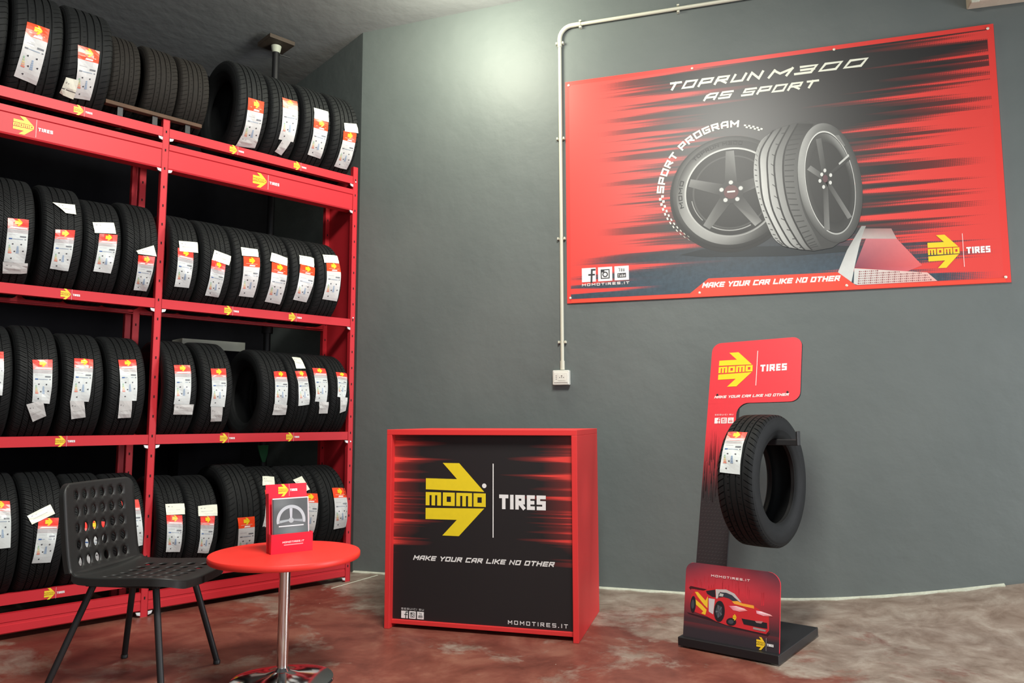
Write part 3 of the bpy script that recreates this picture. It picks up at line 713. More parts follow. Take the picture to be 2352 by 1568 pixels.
KIND = lambda n: 'summer' if n[0] in 'ab' or n in ('r3', 'r4', 'r5', 'r6', 'g3', 'g4', 'g5', 'g6') else 'season'
for (n, row, sr, R, w, lab, st) in TY:
    zb = LEV[4-row] + (.079 if n in ('a3', 'a4', 'a5') else 0)
    zc = zb+math.sqrt(R*R-.177*.177)
    rnd = random.Random(n)
    pos = RB+UR*(sr-w/2)-NR*.21; pos.z = zc-R+.0005
    t = tyre(KIND(n), R, w, pos, RZ, DESC[n], 'tyres on the %s level of the red rack' % NM[row], old=n in ('a3', 'a4', 'a5'), spin=rnd.uniform(0, 6))
    sty = 'B' if n[0] in 'ab' or n in ('r3', 'r4', 'r5', 'r6', 'g3', 'g4', 'g5', 'g6') else 'A'
    if lab: add_label(t, R, w, lab, sty, rnd)
    if st: add_sticker(t, R, w, st, rnd, 'bar' if n in ('a2', 'g5') else ('grey' if n in ('c0', 'd1', 'd2', 'd3', 'e1', 'e2', 'e3', 'e5', 'e6', 'b2') else 'w'))
    if n == 'b1': add_sticker(t, R, w, [(-.155, -42), (-.040, -41), (-.036, -53), (-.165, -56)], rnd, 'grey')

# plank under the old tyres, and what can be seen behind the rack
for yy, nm in ((.0, 'brown weathered plank lying along the rack front under the old tyres'), (.385, 'weathered plank lying along the rear of the rack under the old tyres')):
    pk = thing('plank', nm, 'plank', RB+UR*-1.47-NR*(yy-.0)+Vector((0, 0, 2.965)), RZ)
    y0, y1 = (-.012, .033) if yy == 0 else (.002, .047)
    b = MB(); b.box(-.285, .285, y0, y1, .055, .079); b.build('board', M['wood'], pk, bevel=.003)
    for x in (-.20, .0, .20):
        b = MB(); b.box(x-.015, x+.015, y0+.012, y1-.006, 0, .055); b.build('spacer_block', M['black_steel'], pk)  # black stands in for the shade in the gap under the plank
pr = thing('steel_prop', 'black steel prop with a square top plate standing behind the rack up to the ceiling', 'prop', RB+UR*-.268-NR*.85, RZ)
pz = ceil_z(pr.location)-.006
b = MB(); b.tube([(0, 0, 0), (0, 0, pz-.09)], .028, 20); b.build('pole', M['black_steel'], pr, smooth=True)
b = MB(); b.box(-.11, .11, -.11, .11, pz-.045, pz-.012); b.build('top_plate', M['rust'], pr, bevel=.003)
b = MB(); b.lathe([(.029, pz-.105), (.036, pz-.085), (.042, pz-.05)], 20); b.build('collar', M['white_band'], pr, smooth=True)
b = MB(); b.tube([(.02, -.03, pz-.125), (.10, -.05, pz-.13)], .006, 8); b.build('locking_pin', M['black_steel'], pr)
b = MB(); b.tube([(0, 0, 1.83), (0, 0, 1.95)], .044, 20); b.build('adjusting_nut', M['black_steel'], pr, smooth=True)
b = MB(); b.box(-.11, .11, -.11, .11, 0, .008); b.build('foot_plate', M['rust'], pr)
q = RB+UR*-.285-NR*.80
gr = thing('green_strap', 'small green plastic flap hanging behind the bottom tyres', 'strap', q+Vector((0, 0, .82)), RZ)
b = MB(); b.prism([(-.012, 0), (.012, .0), (.03, .06), (.035, .13), (-.055, .13), (-.035, .06)], 0, .012); b.build('flap', M['green'], gr, bevel=.003)
b = MB(); b.tube([(-.045, .006, .12), (-.045, .006, .16), (-.05, -.20, .21), (-.05, -.372, .238)], .004, 8); b.build('hanging_cord', M['black_steel'], gr)
q = RB+UR*-.40-NR*1.55
gb = thing('storage_cabinet', 'dark cabinet with a pale top edge showing behind the third level tyres', 'cabinet', q, RZ)
b = MB(); b.box(-.25, .27, 0, .20, .0, 1.735); b.build('body', M['alcove_shade'], gb, bevel=.003)
b = MB(); b.box(-.27, .27, -.02, .20, 1.735, 1.815); b.build('top_board', M['grey_card'], gb, bevel=.003)

# ------------------------------------------------------------------ advertising panel on the wall
PO = WP+UW*-.184; PO.z = 1.972
PW, PH = 2.765, 1.650
poster = thing('wall_poster', 'large red and black advertising panel with two wheels, screwed to the grey wall', 'poster', PO, WZ)
M['poster_red'] = mat('poster edge red', (.72, .05, .04), .38, var=.02)
pm = streak_mat('poster print', PW, PH, 0, 0, (.30, .62, .42), (.18, .72, .46), 3.2, 8.05, .0098, topcut=(1.02, 1.0), low=(.42, 1.2), freq=15.0, blue=(.42, 3.4), dark=(.013, .012, .012), rough=.44, spec=.55, coat=.22)
b = MB(); b.box(0, PW, -.012, .0, 0, PH); b.build('panel', M['poster_red'], poster)
pb = MB(); pb.box(.028, PW-.038, -.0125, -.012, .030, PH-.030); pf = pb.build('print', pm, poster)
A_ = Art(flat(-.0125, .00035))
cr = (.76, .78, .66)
PRED = (.74, .055, .04)
text(A_, 'TOPRUN', .725, 1.482, .060, .95, .26, cr, 2, slant=.50, gap=.26, fit=.635)
text(A_, 'M300', 1.40, 1.478, .060, .95, .26, cr, 2, slant=.50, gap=.26, fit=.60)
A_.build('title', M['print'], poster); A_ = Art(flat(-.0125, .00035))
text(A_, 'AS SPORT', .977, 1.375, .054, .95, .26, cr, 2, slant=.5, gap=.22, fit=.73)
A_.build('subtitle', M['print'], poster); A_ = Art(flat(-.0125, .00035))
# --- left wheel, seen square on
cxL, cyL = 1.150, .712
def g(v): return (v*.97, v, v*.96)
def shade(t, lo, hi, ph): return lo+(hi-lo)*(.5+.5*math.cos(t-ph))**2
A_.ring(1.145, .700, 0, .405, g(.018), 2, n=96, e=1.0)                                      # tyre body
A_.ring(1.150, .712, .345, .392, g(.03), 3, n=96, colf=lambda t: (g(shade(t, .03, .14, 2.4)), g(shade(t, .012, .04, 2.4))))
A_.ring(cxL, cyL, .31, .365, g(.1), 4, n=96, colf=lambda t: (g(.04+.30*max(0, math.cos(t+2.2))**2+.18*max(0, math.cos(t-2.6))**3), g(.03+.25*max(0, math.cos(t+2.3))**3)))
A_.ring(cxL, cyL, .300, .312, g(.5), 5, n=96, colf=lambda t: (g(.15+.55*abs(math.cos(t*.5-.9))), g(.35)))
A_.ring(cxL, cyL, 0, .300, g(.020), 5, n=72)
A_.ring(cxL, cyL, .262, .270, g(.30), 6, n=14, t0=-2.2, t1=-1.1); A_.ring(cxL, cyL, .262, .268, g(.30), 6, n=14, t0=3.3, t1=3.9)
A_.ring(cxL, cyL, .245, .256, g(.06), 6, n=60)
for k in range(5):
    t = PI/2+2*PI*k/5; c_, s_ = math.cos(t), math.sin(t)
    P_ = lambda a, w_: (cxL+c_*a-s_*w_, cyL+s_*a+c_*w_)
    A_.quad(P_(.06, -.040), P_(.288, -.027), P_(.288, .027), P_(.06, .040), [g(.035), g(.20 if k in (0, 1, 2) else .28), g(.14), g(.02)], 7)
A_.ring(cxL, cyL, 0, .080, g(.03), 8, n=30)
for k in range(5):
    t = PI/2+2*PI*k/5; A_.ring(cxL+.066*math.cos(t), cyL+.066*math.sin(t), 0, .021, g(.05), 9, n=18); A_.ring(cxL+.066*math.cos(t), cyL+.066*math.sin(t), 0, .014, g(.55), 10, n=16)
A_.ring(cxL, cyL, 0, .048, (.10, .035, .035), 9, n=28); A_.rect(cxL-.026, cyL-.004, cxL+.026, cyL+.008, g(.6), 11)
# dim raised lettering on the side of the tyre
def arc(R0, t0, sgn=-1, ex=1.0, c0=(cxL, cyL)):
    return lambda a, b_: (c0[0]+ex*(R0+b_)*math.cos(t0+sgn*a/R0), c0[1]+(R0+b_)*math.sin(t0+sgn*a/R0))
text(A_, 'TOPRUN M300', 0, 0, .026, .9, .2, g(.012), 6, mp=arc(.332, 2.35), gap=.3, fit=.34)
logo_t = text(A_, 'MOMO', 0, 0, .026, .9, .24, g(.012), 6, mp=arc(.326, 3.40), gap=.3, fit=.19)
text(A_, 'SPORT PROGRAM', 0, 0, .050, .80, .25, cr, 6, mp=arc(.452, 3.07), gap=.22, fit=.74)
for k in range(22):   # chequered band running down the left of the tyre
    t = 3.10+k*.040; r0 = .452-.0022*k
    for j in (0, 1):
        if (k+j) % 2 == 0: A_.ring(cxL, cyL, r0+j*.018, r0+.018+j*.018-.0008*k, cr, 6, n=1, t0=t, t1=t+.040)
for k in range(9):
    t = 1.36-k*.030
    if k % 2 == 0: A_.ring(cxL, cyL, .462, .474, cr, 6, n=1, t0=t-.03, t1=t)
    else: A_.ring(cxL, cyL, .450, .462, cr, 6, n=1, t0=t-.03, t1=t)
# --- right wheel, turned: tread on the left, wheel face on the right
out = [(1.450, .33), (1.404, .387), (1.332, .611), (1.306, .72), (1.300, .842), (1.315, .95), (1.345, 1.035), (1.40, 1.09), (1.477, 1.123), (1.57, 1.143), (1.664, 1.148), (1.774, 1.104), (1.84, 1.03), (1.886, .943), (1.915, .78), (1.921, .594), (1.89, .417), (1.84, .33), (1.771, .283), (1.66, .268), (1.577, .282), (1.51, .30)]
A_.poly(out, g(.05), 12)
tl = [[(1.468, .315), (1.404, .387), (1.332, .611), (1.300, .842), (1.345, 1.035), (1.46, 1.118)],
 [(1.50, .303), (1.450, .369), (1.358, .609), (1.339, .829), (1.35, .975), (1.435, 1.112)], [(1.56, .288), (1.505, .345), (1.411, .568), (1.388, .788), (1.4, .97), (1.487, 1.122)],
 [(1.60, .280), (1.555, .345), (1.475, .526), (1.436, .746), (1.443, .944), (1.538, 1.134)], [(1.645, .275), (1.60, .344), (1.517, .558), (1.487, .777), (1.505, .973), (1.591, 1.140)],
 [(1.71, .275), (1.67, .37), (1.60, .55), (1.575, .77), (1.61, .98), (1.69, 1.125)]]
def spl(pl, n=28):
    o_ = []
    for i in range(n+1):
        u = i/n*(len(pl)-1); k = min(int(u), len(pl)-2); f_ = u-k
        p0 = pl[max(k-1, 0)]; p1 = pl[k]; p2 = pl[k+1]; p3 = pl[min(k+2, len(pl)-1)]
        o_.append(tuple(.5*((2*p1[c_])+(-p0[c_]+p2[c_])*f_+(2*p0[c_]-5*p1[c_]+4*p2[c_]-p3[c_])*f_*f_+(-p0[c_]+3*p1[c_]-3*p2[c_]+p3[c_])*f_**3) for c_ in (0, 1)))
    return o_
tl = [spl(q) for q in tl]
brt = [.46, .56, .42, .30, .13]
for i in range(5):
    a, b_ = tl[i], tl[i+1]; n = len(a)-1
    for k in range(n):
        v0, v1 = [(.22+.78*math.sin(PI*min(1, max(0, (kk/n)*.95+.08)))) for kk in (k, k+1)]
        x = brt[i]; A_.quad(a[k], b_[k], b_[k+1], a[k+1], [g(x*v0), g(x*.8*v0), g(x*.8*v1), g(x*v1)], 13)
    if i < 4:
        for k in range(n): A_.quad((b_[k][0]-.005, b_[k][1]), (b_[k][0]+.006, b_[k][1]), (b_[k+1][0]+.006, b_[k+1][1]), (b_[k+1][0]-.005, b_[k+1][1]), g(.012), 14)
    if i in (0, 2, 4):
        for k in range(2, n-1):
            if i == 2 and k % 2: continue
            f0, f1 = {0: (.15, .55), 2: (.55, .95), 4: (.1, .75)}[i]
            p0 = tuple(a[k][j]+(b_[k][j]-a[k][j])*f0 for j in (0, 1)); p1 = tuple(a[k][j]+(b_[k][j]-a[k][j])*f1 for j in (0, 1))
            A_.quad(p0, p1, (p1[0], p1[1]+.006), (p0[0], p0[1]+.006), g(.035), 14)
ex, ey, er = 1.772, .718, .352
def el(q, t, e=.425, dx=0): return (ex+dx+q*e*math.cos(t)+(-.03)*math.sin(t)*q/.35, ey+q*math.sin(t))
def ering(q0, q1, cf, l, n=80, e0=.425, e1=.425, t0=0, t1=2*PI):
    for k in range(n):
        a, b_ = t0+(t1-t0)*k/n, t0+(t1-t0)*(k+1)/n; ca, cb = cf(a), cf(b_)
        A_.quad(el(q0, a, e0), el(q1, a, e1), el(q1, b_, e1), el(q0, b_, e0), [ca[0], ca[1], cb[1], cb[0]], l)
ering(.35, .405, lambda t: (g(.10+.22*max(0, math.cos(t-2.9))**2), g(.05+.30*max(0, math.cos(t-2.4))**2)), 15, e0=.43, e1=.47)
ering(.342, .352, lambda t: (g(.30+.5*abs(math.sin(t*.5+.6))), g(.4)), 16)
ering(.001, .342, lambda t: (g(.03), g(.035)), 16, n=60)
ering(.27, .335, lambda t: (g(.03), g(.05+.22*max(0, math.cos(t-.9))**6)), 17, n=60)
hx, hy = 1.745, .745
for (tx, ty), w_, br_ in (((1.715, 1.02), .030, .10), ((1.648, .83), .032, .16), ((1.742, .40), .030, .14), ((1.882, .47), .026, .16), ((1.895, .87), .022, .05)):
    d = Vector((tx-hx, ty-hy)).normalized(); n_ = Vector((-d.y, d.x))*w_/2; a = Vector((hx, hy)); b_ = Vector((tx, ty))
    A_.quad(a-n_, b_-n_*1.1, b_+n_*1.1, a+n_, [g(.02), g(br_), g(br_*1.3), g(.04)], 18)
A_.quad((1.83, .84), (1.893, .895), (1.896, .88), (1.834, .828), g(.5), 19); A_.quad((1.84, 1.03), (1.875, .955), (1.865, .95), (1.815, 1.03), g(.18), 19)
for a, b_ in ((0, .055), (.034, .02), (.030, -.03), (-.012, -.055), (-.033, -.012), (-.02, .03)): A_.ring(hx+a, hy+b_, 0, .013, g(.6), 20, n=14, e=.7)
A_.ring(hx, hy, 0, .026, (.10, .04, .05), 20, n=16, e=.6)
# soft contact shadow, kerb, ribbon
A_.poly([(.80, .30), (.95, .275), (1.5, .245), (1.85, .25), (1.90, .285), (1.75, .300), (1.3, .325), (.95, .33)], (.020, .025, .028), 1)
A_.poly([(1.949, .413), (1.975, .411), (1.935, .30), (1.905, .186), (1.874, .051), (1.796, .119), (1.857, .261)], [g(.30), g(.28), g(.5), g(.6), g(.62), g(.6), g(.45)], 3)
A_.poly([(1.967, .395), (2.122, .383), (2.15, .314), (1.943, .33)], [(.22, .16, .15), (.35, .18, .17), (.45, .36, .34), (.45, .40, .38)], 3)
A_.poly([(1.971, .328), (2.15, .314), (2.286, .134), (2.197, .1), (1.896, .144)], [(.50, .16, .18), (.62, .17, .18), (.72, .12, .12), (.62, .12, .14), (.22, .05, .08)], 3)
A_.poly([(1.895, .139), (2.312, .087), (2.365, .030), (1.908, .030), (1.886, .039)], [g(.62), (.72, .45, .40), (.75, .40, .36), g(.6), g(.6)], 3)
for j in range(6):
    for i in range(40):
        x, y = 1.915+i*.0115+j*.002, .040+j*.015
        if x < 2.35-.5*(y-.02)*1.4 and y < .139-(x-1.895)*.125-.006: A_.ring(x, y, 0, .0036+.002*(i % 3 == 0), (.30, .12, .12), 4, n=6)
A_.build('wheel_picture', M['print'], poster); A_ = Art(flat(-.0125, .00035))
A_.poly([(0.03, 0.001), (0.03, .026), (.856, .026), (.984, .125), (1.796, .119), (1.903, .024), (2.735, .028), (2.735, .001)], (.80, .06, .03), 5)
text(A_, 'MAKE YOUR CAR LIKE NO OTHER', .940, .062, .036, .95, .26, (.82, .80, .76), 6, slant=.5, gap=.3, fit=.86)
A_.build('slogan_ribbon', M['print'], poster); A_ = Art(flat(-.0125, .00035))
icons(A_, .110, .147, .101, 6, gap=.16)
text(A_, 'MOMOTIRES.IT', .111, .118, .018, 1.1, .24, (.80, .74, .72), 6, gap=.55, fit=.336)
A_.build('social_icons', M['print'], poster); A_ = Art(flat(-.0125, .00035)); logo(A_, 2.322, .215, .175, 6); A_.build('logo', M['print'], poster)
for x, z in ((.026, 1.622), (.914, 1.624), (1.835, 1.621), (2.732, 1.622), (.024, .038), (.923, .030), (1.844, .030), (2.736, .033)):
    b = MB(); b.lathe([(.0085, 0), (.0085, .002), (.004, .0045)], 16); o = b.build('screw', M['screw'], poster, smooth=True); o.location = (x, -.014, z); o.rotation_euler = (PI/2, 0, 0)

# ------------------------------------------------------------------ conduit, socket, block on the wall
XP = -.221
con = thing('conduit', 'pale grey electrical conduit climbing the wall left of the poster and turning right', 'conduit', WP, WZ)
pts = [(XP, -.020, 1.52), (XP, -.020, 3.92)]
b = MB(); b.tube(pts, .0125, 20); b.build('vertical_pipe', M['conduit'], con, smooth=True)
bend = [(XP, -.020, 3.895), (XP, -.020, 3.955)]+[(XP+.095*(1-math.cos(t)), -.020, 3.955+.095*math.sin(t)) for t in [PI/2*k/8 for k in range(1, 9)]]+[(XP+.16, -.020, 4.0505)]
b = MB(); b.tube(bend, .0165, 20); b.build('elbow', M['conduit'], con, smooth=True)
b = MB(); b.tube([(XP+.14, -.020, 4.050), (3.6, -.020, 4.050)], .0125, 20); b.build('horizontal_pipe', M['conduit'], con, smooth=True)
b = MB(); b.tube([(XP, -.020, 1.497), (XP, -.020, 1.56)], .0165, 20); b.build('pipe_gland', M['conduit'], con, smooth=True)
for z in (3.925, 3.194, 2.447, 1.695):
    b = MB(); b.box(XP-.030, XP+.030, -.009, 0, z-.009, z+.009)
    for sg in (-1, 1): b.box(XP+sg*.024-.006, XP+sg*.024+.006, -.030, -.009, z-.009, z+.009)
    b.build('clip', M['conduit'], con, bevel=.003)
for x in (-.064, .645, 1.6, 2.6):
    b = MB(); b.box(x-.009, x+.009, -.009, 0, 4.020, 4.080)
    for sg in (-1, 1): b.box(x-.009, x+.009, -.030, -.009, 4.05+sg*.024-.006, 4.05+sg*.024+.006)
    b.build('clip', M['conduit'], con, bevel=.003)
so = thing('wall_socket', 'ivory surface mounted power socket at the foot of the wall conduit', 'socket', WP+UW*-.227+Vector((0, 0, 1.441)), WZ)
b = MB(); b.box(-.060, .060, -.048, 0, -.052, .052); b.build('back_box', M['socket'], so, bevel=.006)
b = MB(); b.box(-.050, .050, -.053, -.048, -.036, .036); b.build('cover_plate', M['socket'], so, bevel=.003)
b = MB(); b.box(-.018, .034, -.0555, -.053, -.022, .022)
for x in (-.006, .008, .022): b.tube([(x, -.0555, 0), (x, -.0562, 0)], .0030, 10, mi=1)
for z in (-.012, 0, .012): b.tube([(-.032, -.053, z), (-.032, -.0537, z)], .0028, 10, mi=1)
b.tube([(.008, -.0555, .011), (.008, -.0562, .011)], .0040, 12, mi=1)
b.build('outlet', [M['socket'], M['dark']], so)
for x, z in ((-.052, .044), (.052, -.044)):
    b = MB(); b.tube([(x, -.048, z), (x, -.0495, z)], .003, 10); b.build('screw', M['zinc'], so)
bk = thing('wall_bracket_box', 'beige boxed block fixed high on the wall above the right end of the poster', 'box', WP+UW*2.44+Vector((0, 0, 3.742)), WZ)
b = MB(); b.add([(0, -.10, .0), (.75, -.10, -.01), (.75, 0, -.01), (0, 0, .0), (.0, -.10, .30), (.75, -.10, .30), (.75, 0, .30), (.0, 0, .30)], [(0, 3, 2, 1), (4, 5, 6, 7), (0, 1, 5, 4), (1, 2, 6, 5), (2, 3, 7, 6), (3, 0, 4, 7)])
b.build('body', M['beige'], bk, bevel=.008)
b = MB(); b.box(.005, .05, -.105, -.09, -.004, .02); b.build('corner_chip', M['caulk'], bk, bevel=.003)

# ------------------------------------------------------------------ promotional counter
BA = Vector((-.710, 4.308, 0)); BU = Vector((.9640, -.2659, 0)); BZ = math.atan2(BU.y, BU.x)
ctr = thing('display_counter', 'red framed counter with a black printed front panel standing before the grey wall', 'counter', BA, BZ)
BW, BD, BH = 1.091, .68, 1.092
for nme, x0, x1 in (('side_panel', 0, .030), ('side_panel', BW-.030, BW)):
    b = MB(); b.box(x0, x1, 0, BD, 0, BH-.030); b.build(nme, M['red_board'], ctr, bevel=.002)
b = MB(); b.box(0, BW, 0, BD, BH-.030, BH); b.build('top_board', M['red_board'], ctr, bevel=.002)
b = MB(); b.box(.030, BW-.030, .030, BD, .022, .045); b.build('bottom_board', M['red_board'], ctr, bevel=.002)
M['counter_print'] = streak_mat('counter front print', BW-.06, BH-.075, .03, .045, (-.05, .26, .20), (-.06, .32, .22), 1.7, 1.78, .0062, red=(.72, .05, .04), dark=(.010, .009, .010), yfade=(.48, 1.6), freq=20.0, thr=(.50, 3.6), rough=.5)
b = MB(); b.box(.030, BW-.030, .045, .055, .045, BH-.030); b.build('front_panel', M['counter_print'], ctr)
A_ = Art(flat(.0445)); logo(A_, .222, .708, .352, 2, yel=(.78, .60, .015), f=.94, reg=True, wht=(.78, .78, .78)); A_.build('logo', M['print'], ctr); A_ = Art(flat(.0445))
text(A_, 'MAKE YOUR CAR LIKE NO OTHER', .150, .370, .026, 1.0, .25, (.75, .75, .74), 2, slant=.45, gap=.30, fit=.80); A_.build('slogan', M['print'], ctr); A_ = Art(flat(.0445))
icons(A_, .083, .052, .040, 2, gap=.18, dk=(.05, .06, .06))
text(A_, 'SEGUICI SU', .083, .098, .010, .8, .22, (.45, .45, .45), 2, gap=.4, fit=.134); A_.build('social_icons', M['print'], ctr); A_ = Art(flat(.0445))
text(A_, 'MOMOTIRES.IT', .700, .060, .021, 1.1, .20, (.66, .66, .66), 2, gap=.75, fit=.325)
A_.build('web_address', M['print'], ctr)

# ------------------------------------------------------------------ tyre display stand
SO = Vector((.839, 3.963, 0)); SU = Vector((.787, -.617, 0)).normalized(); SZ = math.atan2(SU.y, SU.x); SB = Vector((-SU.y, SU.x, 0))
st = thing('tyre_display_stand', 'tall red and black display stand holding one tyre, beside the counter', 'stand', SO, SZ)
b = MB(); b.box(0, .510, 0, .615, .008, .050); b.build('base_board', M['black_board'], st, bevel=.003)
for x, y in ((.04, .04), (.47, .04), (.04, .57), (.47, .57)):
    b = MB(); b.lathe([(.014, 0), (.014, .008)], 14); o = b.build('foot', M['conduit'], st); o.location = (x, y, 0)
def tilted(y0, z0, tilt, roll=0, x0=0):
    # map panel coordinates (x across, z up along the panel, l layers in front) to the stand frame
    ct, s_t, cr_, sr_ = math.cos(tilt), math.sin(tilt), math.cos(roll), math.sin(roll)
    def fn(x, z, l, d=None):
        q = d if d is not None else -.0003-.0004*l
        X_ = x*cr_-z*sr_; Z_ = x*sr_+z*cr_
        return (x0+X_, y0+Z_*s_t+q*ct, z0+Z_*ct-q*s_t)
    return fn
def rpoly(corners, n=7):
    # polygon with rounded corners: (x, z, radius)
    o_ = []; N = len(corners)
    for i in range(N):
        q = Vector(corners[i][:2]); a = Vector(corners[i-1][:2]); b_ = Vector(corners[(i+1) % N][:2]); r_ = corners[i][2]
        if r_ <= 0: o_.append(tuple(q)); continue
        d1 = (a-q).normalized(); d2 = (b_-q).normalized(); ang = math.acos(max(-1, min(1, d1.dot(d2)))); L_ = r_/math.tan(ang/2)
        c_ = q+(d1+d2).normalized()*(r_/math.sin(ang/2)); p0 = q+d1*L_; p1 = q+d2*L_
        t0 = math.atan2(p0.y-c_.y, p0.x-c_.x); t1 = math.atan2(p1.y-c_.y, p1.x-c_.x)
        while t1-t0 > PI: t1 -= 2*PI
        while t0-t1 > PI: t1 += 2*PI
        for k in range(n+1):
            t = t0+(t1-t0)*k/n; o_.append((c_.x+r_*math.cos(t), c_.y+r_*math.sin(t)))
    return o_
def sheet(fn, poly, d0, d1, name, m, parent):
    n = len(poly); vs = [fn(x, z, 0, d0) for x, z in poly]+[fn(x, z, 0, d1) for x, z in poly]
    tr = tessellate_polygon([[Vector((x, z, 0)) for x, z in poly]])
    fs = [tuple(t) for t in tr]+[tuple(i+n for i in reversed(t)) for t in tr]+[(i, (i+1) % n, (i+1) % n+n, i+n) for i in range(n)]
    b = MB(); b.add(vs, fs); return b.build(name, m, parent)
TILT = math.radians(16.3); fnS = tilted(.235, .050, TILT, math.radians(1.0), 0)
XL, XR, XN, ZT, ZB_ = -.036, .494, .139, 1.618, 1.238
outl = rpoly([(XL, 0, 0), (XN, 0, 0), (XN, ZB_, .07), (XR, ZB_, .055), (XR, ZT, .055), (XL, ZT, .055)])
bo = sheet(fnS, outl, .004, .018, 'sign_board', M['black_board'], st)
# printed skin: red head running down into black
A_ = Art(lambda x, z, l: fnS(x, z, l, -.0002-.0004*l+.004))
def skin(zv):
    k = max(0, min(1, (zv-.70)/.42)); k = k*k*(3-2*k); a = (.016, .014, .016); b_ = (.72, .035, .05)
    return tuple(a[i]+(b_[i]-a[i])*k for i in range(3))
A_.poly(rpoly([(XL, ZB_-.001, 0), (XN+.075, ZB_-.001, 0), (XR, ZB_-.001, .055), (XR, ZT, .055), (XL, ZT, .055)]), skin(2), 0)
for k in range(40):
    z0, z1 = ZB_*k/40, ZB_*(k+1)/40; A_.quad((XL, z0), (XN, z0), (XN, z1), (XL, z1), [skin(z0), skin(z0), skin(z1), skin(z1)], 0)
cc = rpoly([(XN, ZB_-.08, 0), (XN, ZB_, .07), (XN+.08, ZB_, 0)]); A_.poly([(XN-.002, ZB_-.08)]+cc+[(XN+.08, ZB_+.002), (XN-.002, ZB_+.002)], skin(2), 0)
rs = random.Random(5)
for k in range(60):
    x = XL+.006+rs.random()*(XN-XL-.014); z = .62+rs.random()*.30; h_ = .08+.14*rs.random(); w_ = .004+.006*rs.random()
    c0, c1 = skin(z-.08), skin(z+h_-.06); A_.quad((x, z), (x+w_, z), (x+w_*.3, z+h_), (x, z+h_), [c0, c0, c1, c1], 1)
for k in range(36):
    z = .05+k*.018
    for j in range(9):
        x = XL+.006+j*.0185+(k % 2)*.006
        if x+.012 < XN: A_.quad((x, z), (x+.011, z+.004), (x+.012, z+.007), (x+.001, z+.003), (.040, .036, .037), 1)
logo(A_, .015, 1.445, .205, 3, yel=(.86, .62, .015), wht=(.82, .80, .80), f=.86)
text(A_, 'MAKE YOUR CAR LIKE NO OTHER', .000, 1.270, .016, .95, .25, (.84, .78, .76), 3, slant=.45, gap=.3, fit=.43)
icons(A_, .012, 1.118, .034, 3, gap=.18, dk=(.60, .05, .05)); text(A_, 'SEGUICI SU', .012, 1.166, .008, .8, .22, (.80, .55, .55), 3, gap=.4, fit=.11)
A_.build('sign_print', M['print'], st)
for x, z in ((.018, 1.292), (.425, 1.292)):
    b = MB(); b.lathe([(.006, 0), (.006, .003), (.003, .005)], 12); o = b.build('bolt', M['black_steel'], st); o.location = fnS(x, z, 0, .0035); o.rotation_euler = (PI/2-TILT, 0, 0)
# steel arm that carries the tyre
TR, TW = .335, .192; TX, TY_ = .374, .262
TZ = .836; AZ = TZ+TR*.636
b = MB(); b.box(.225, .560, TY_-.020, TY_+.020, AZ-.034, AZ-.004).box(.552, .562, TY_-.022, TY_+.022, AZ-.034, AZ+.038)
b.box(.225, .247, TY_-.020, .60, AZ-.034, AZ-.004); b.box(.08, .247, .58, .60, AZ-.034, AZ-.004)
b.build('support_arm', M['black_steel'], st, bevel=.003)
b = MB(); q0 = fnS(.05, 0, 0, .02); q1 = fnS(.05, 1.3, 0, .02)
b.add([(.03, q0[1], q0[2]), (.12, q0[1], q0[2]), (.12, q1[1], q1[2]), (.03, q1[1], q1[2]), (.03, q0[1]+.025, q0[2]), (.12, q0[1]+.025, q0[2]), (.12, q1[1]+.025, q1[2]), (.03, q1[1]+.025, q1[2])], [(0, 1, 2, 3), (7, 6, 5, 4), (0, 4, 5, 1), (1, 5, 6, 2), (2, 6, 7, 3), (3, 7, 4, 0)])
b.build('back_post', M['black_steel'], st)
# front card with the racing car
fnF = tilted(.032, .050, math.radians(9.5), 0)
FW0, FW1, FH = .014, .502, .365
fo = rpoly([(FW0, 0, 0), (FW1, 0, 0), (FW1, FH, .06), (FW0, FH, .045)])
sheet(fnF, fo, 0, .010, 'front_board', M['acrylic_red'], st)
A_ = Art(lambda x, z, l: fnF(x, z, l, -.0002-.0004*l))
def fb(x, z):
    k = max(0, min(1, (z-.09)/.16)); top = max(0, min(1, (z-.23)/.14))
    cen = math.exp(-((x-.24)/.22)**2)
    rr = .05+.60*k*(.55+.45*cen)-.42*top*k; 
    if z < .075: rr = .03+.10*max(0, (z-.045)/.03)
    return (max(.025, rr), .022+.01*k, .028+.02*k)
N1, N2 = 14, 73
for i in range(N1):
    for j in range(N2):
        def P_(a, b_):
            z = FH*b_/N2; xa, xb = FW0, FW1
            if z > FH-.045: d = z-(FH-.045); xa = FW0+.045-math.sqrt(max(0, .045**2-d*d))
            if z > FH-.06: d = z-(FH-.06); xb = FW1-.06+math.sqrt(max(0, .06**2-d*d))
            return (xa+(xb-xa)*a/N1, z)
        q = [P_(i, j), P_(i+1, j), P_(i+1, j+1), P_(i, j+1)]; A_.quad(*q, [fb(*v) for v in q], 0)
rs = random.Random(9)
for k in range(26):
    x = .06+rs.random()*.40; z = .20+rs.random()*.05; A_.quad((x, z), (x+.004, z), (x+.003, z+.06), (x, z+.06), [(.62, .03, .05)]*2+[(.35, .02, .03)]*2, 1)
def car(px_, py_):   # measured in the card picture: 0..1200 across, 0..1000 down
    return (FW0+(px_-160)/1240*(FW1-FW0), FH-(py_-(120+.10*(px_-160)))/905*FH)
def cp(pts, col, l): A_.poly([car(*q) for q in pts], col, l)
cp([(200, 740), (1290, 930), (1260, 965), (900, 905), (560, 830), (230, 760)], (.03, .008, .012), 2)
cp([(235, 420), (460, 455), (460, 475), (250, 450), (240, 465), (215, 440)], (.05, .008, .01), 3)
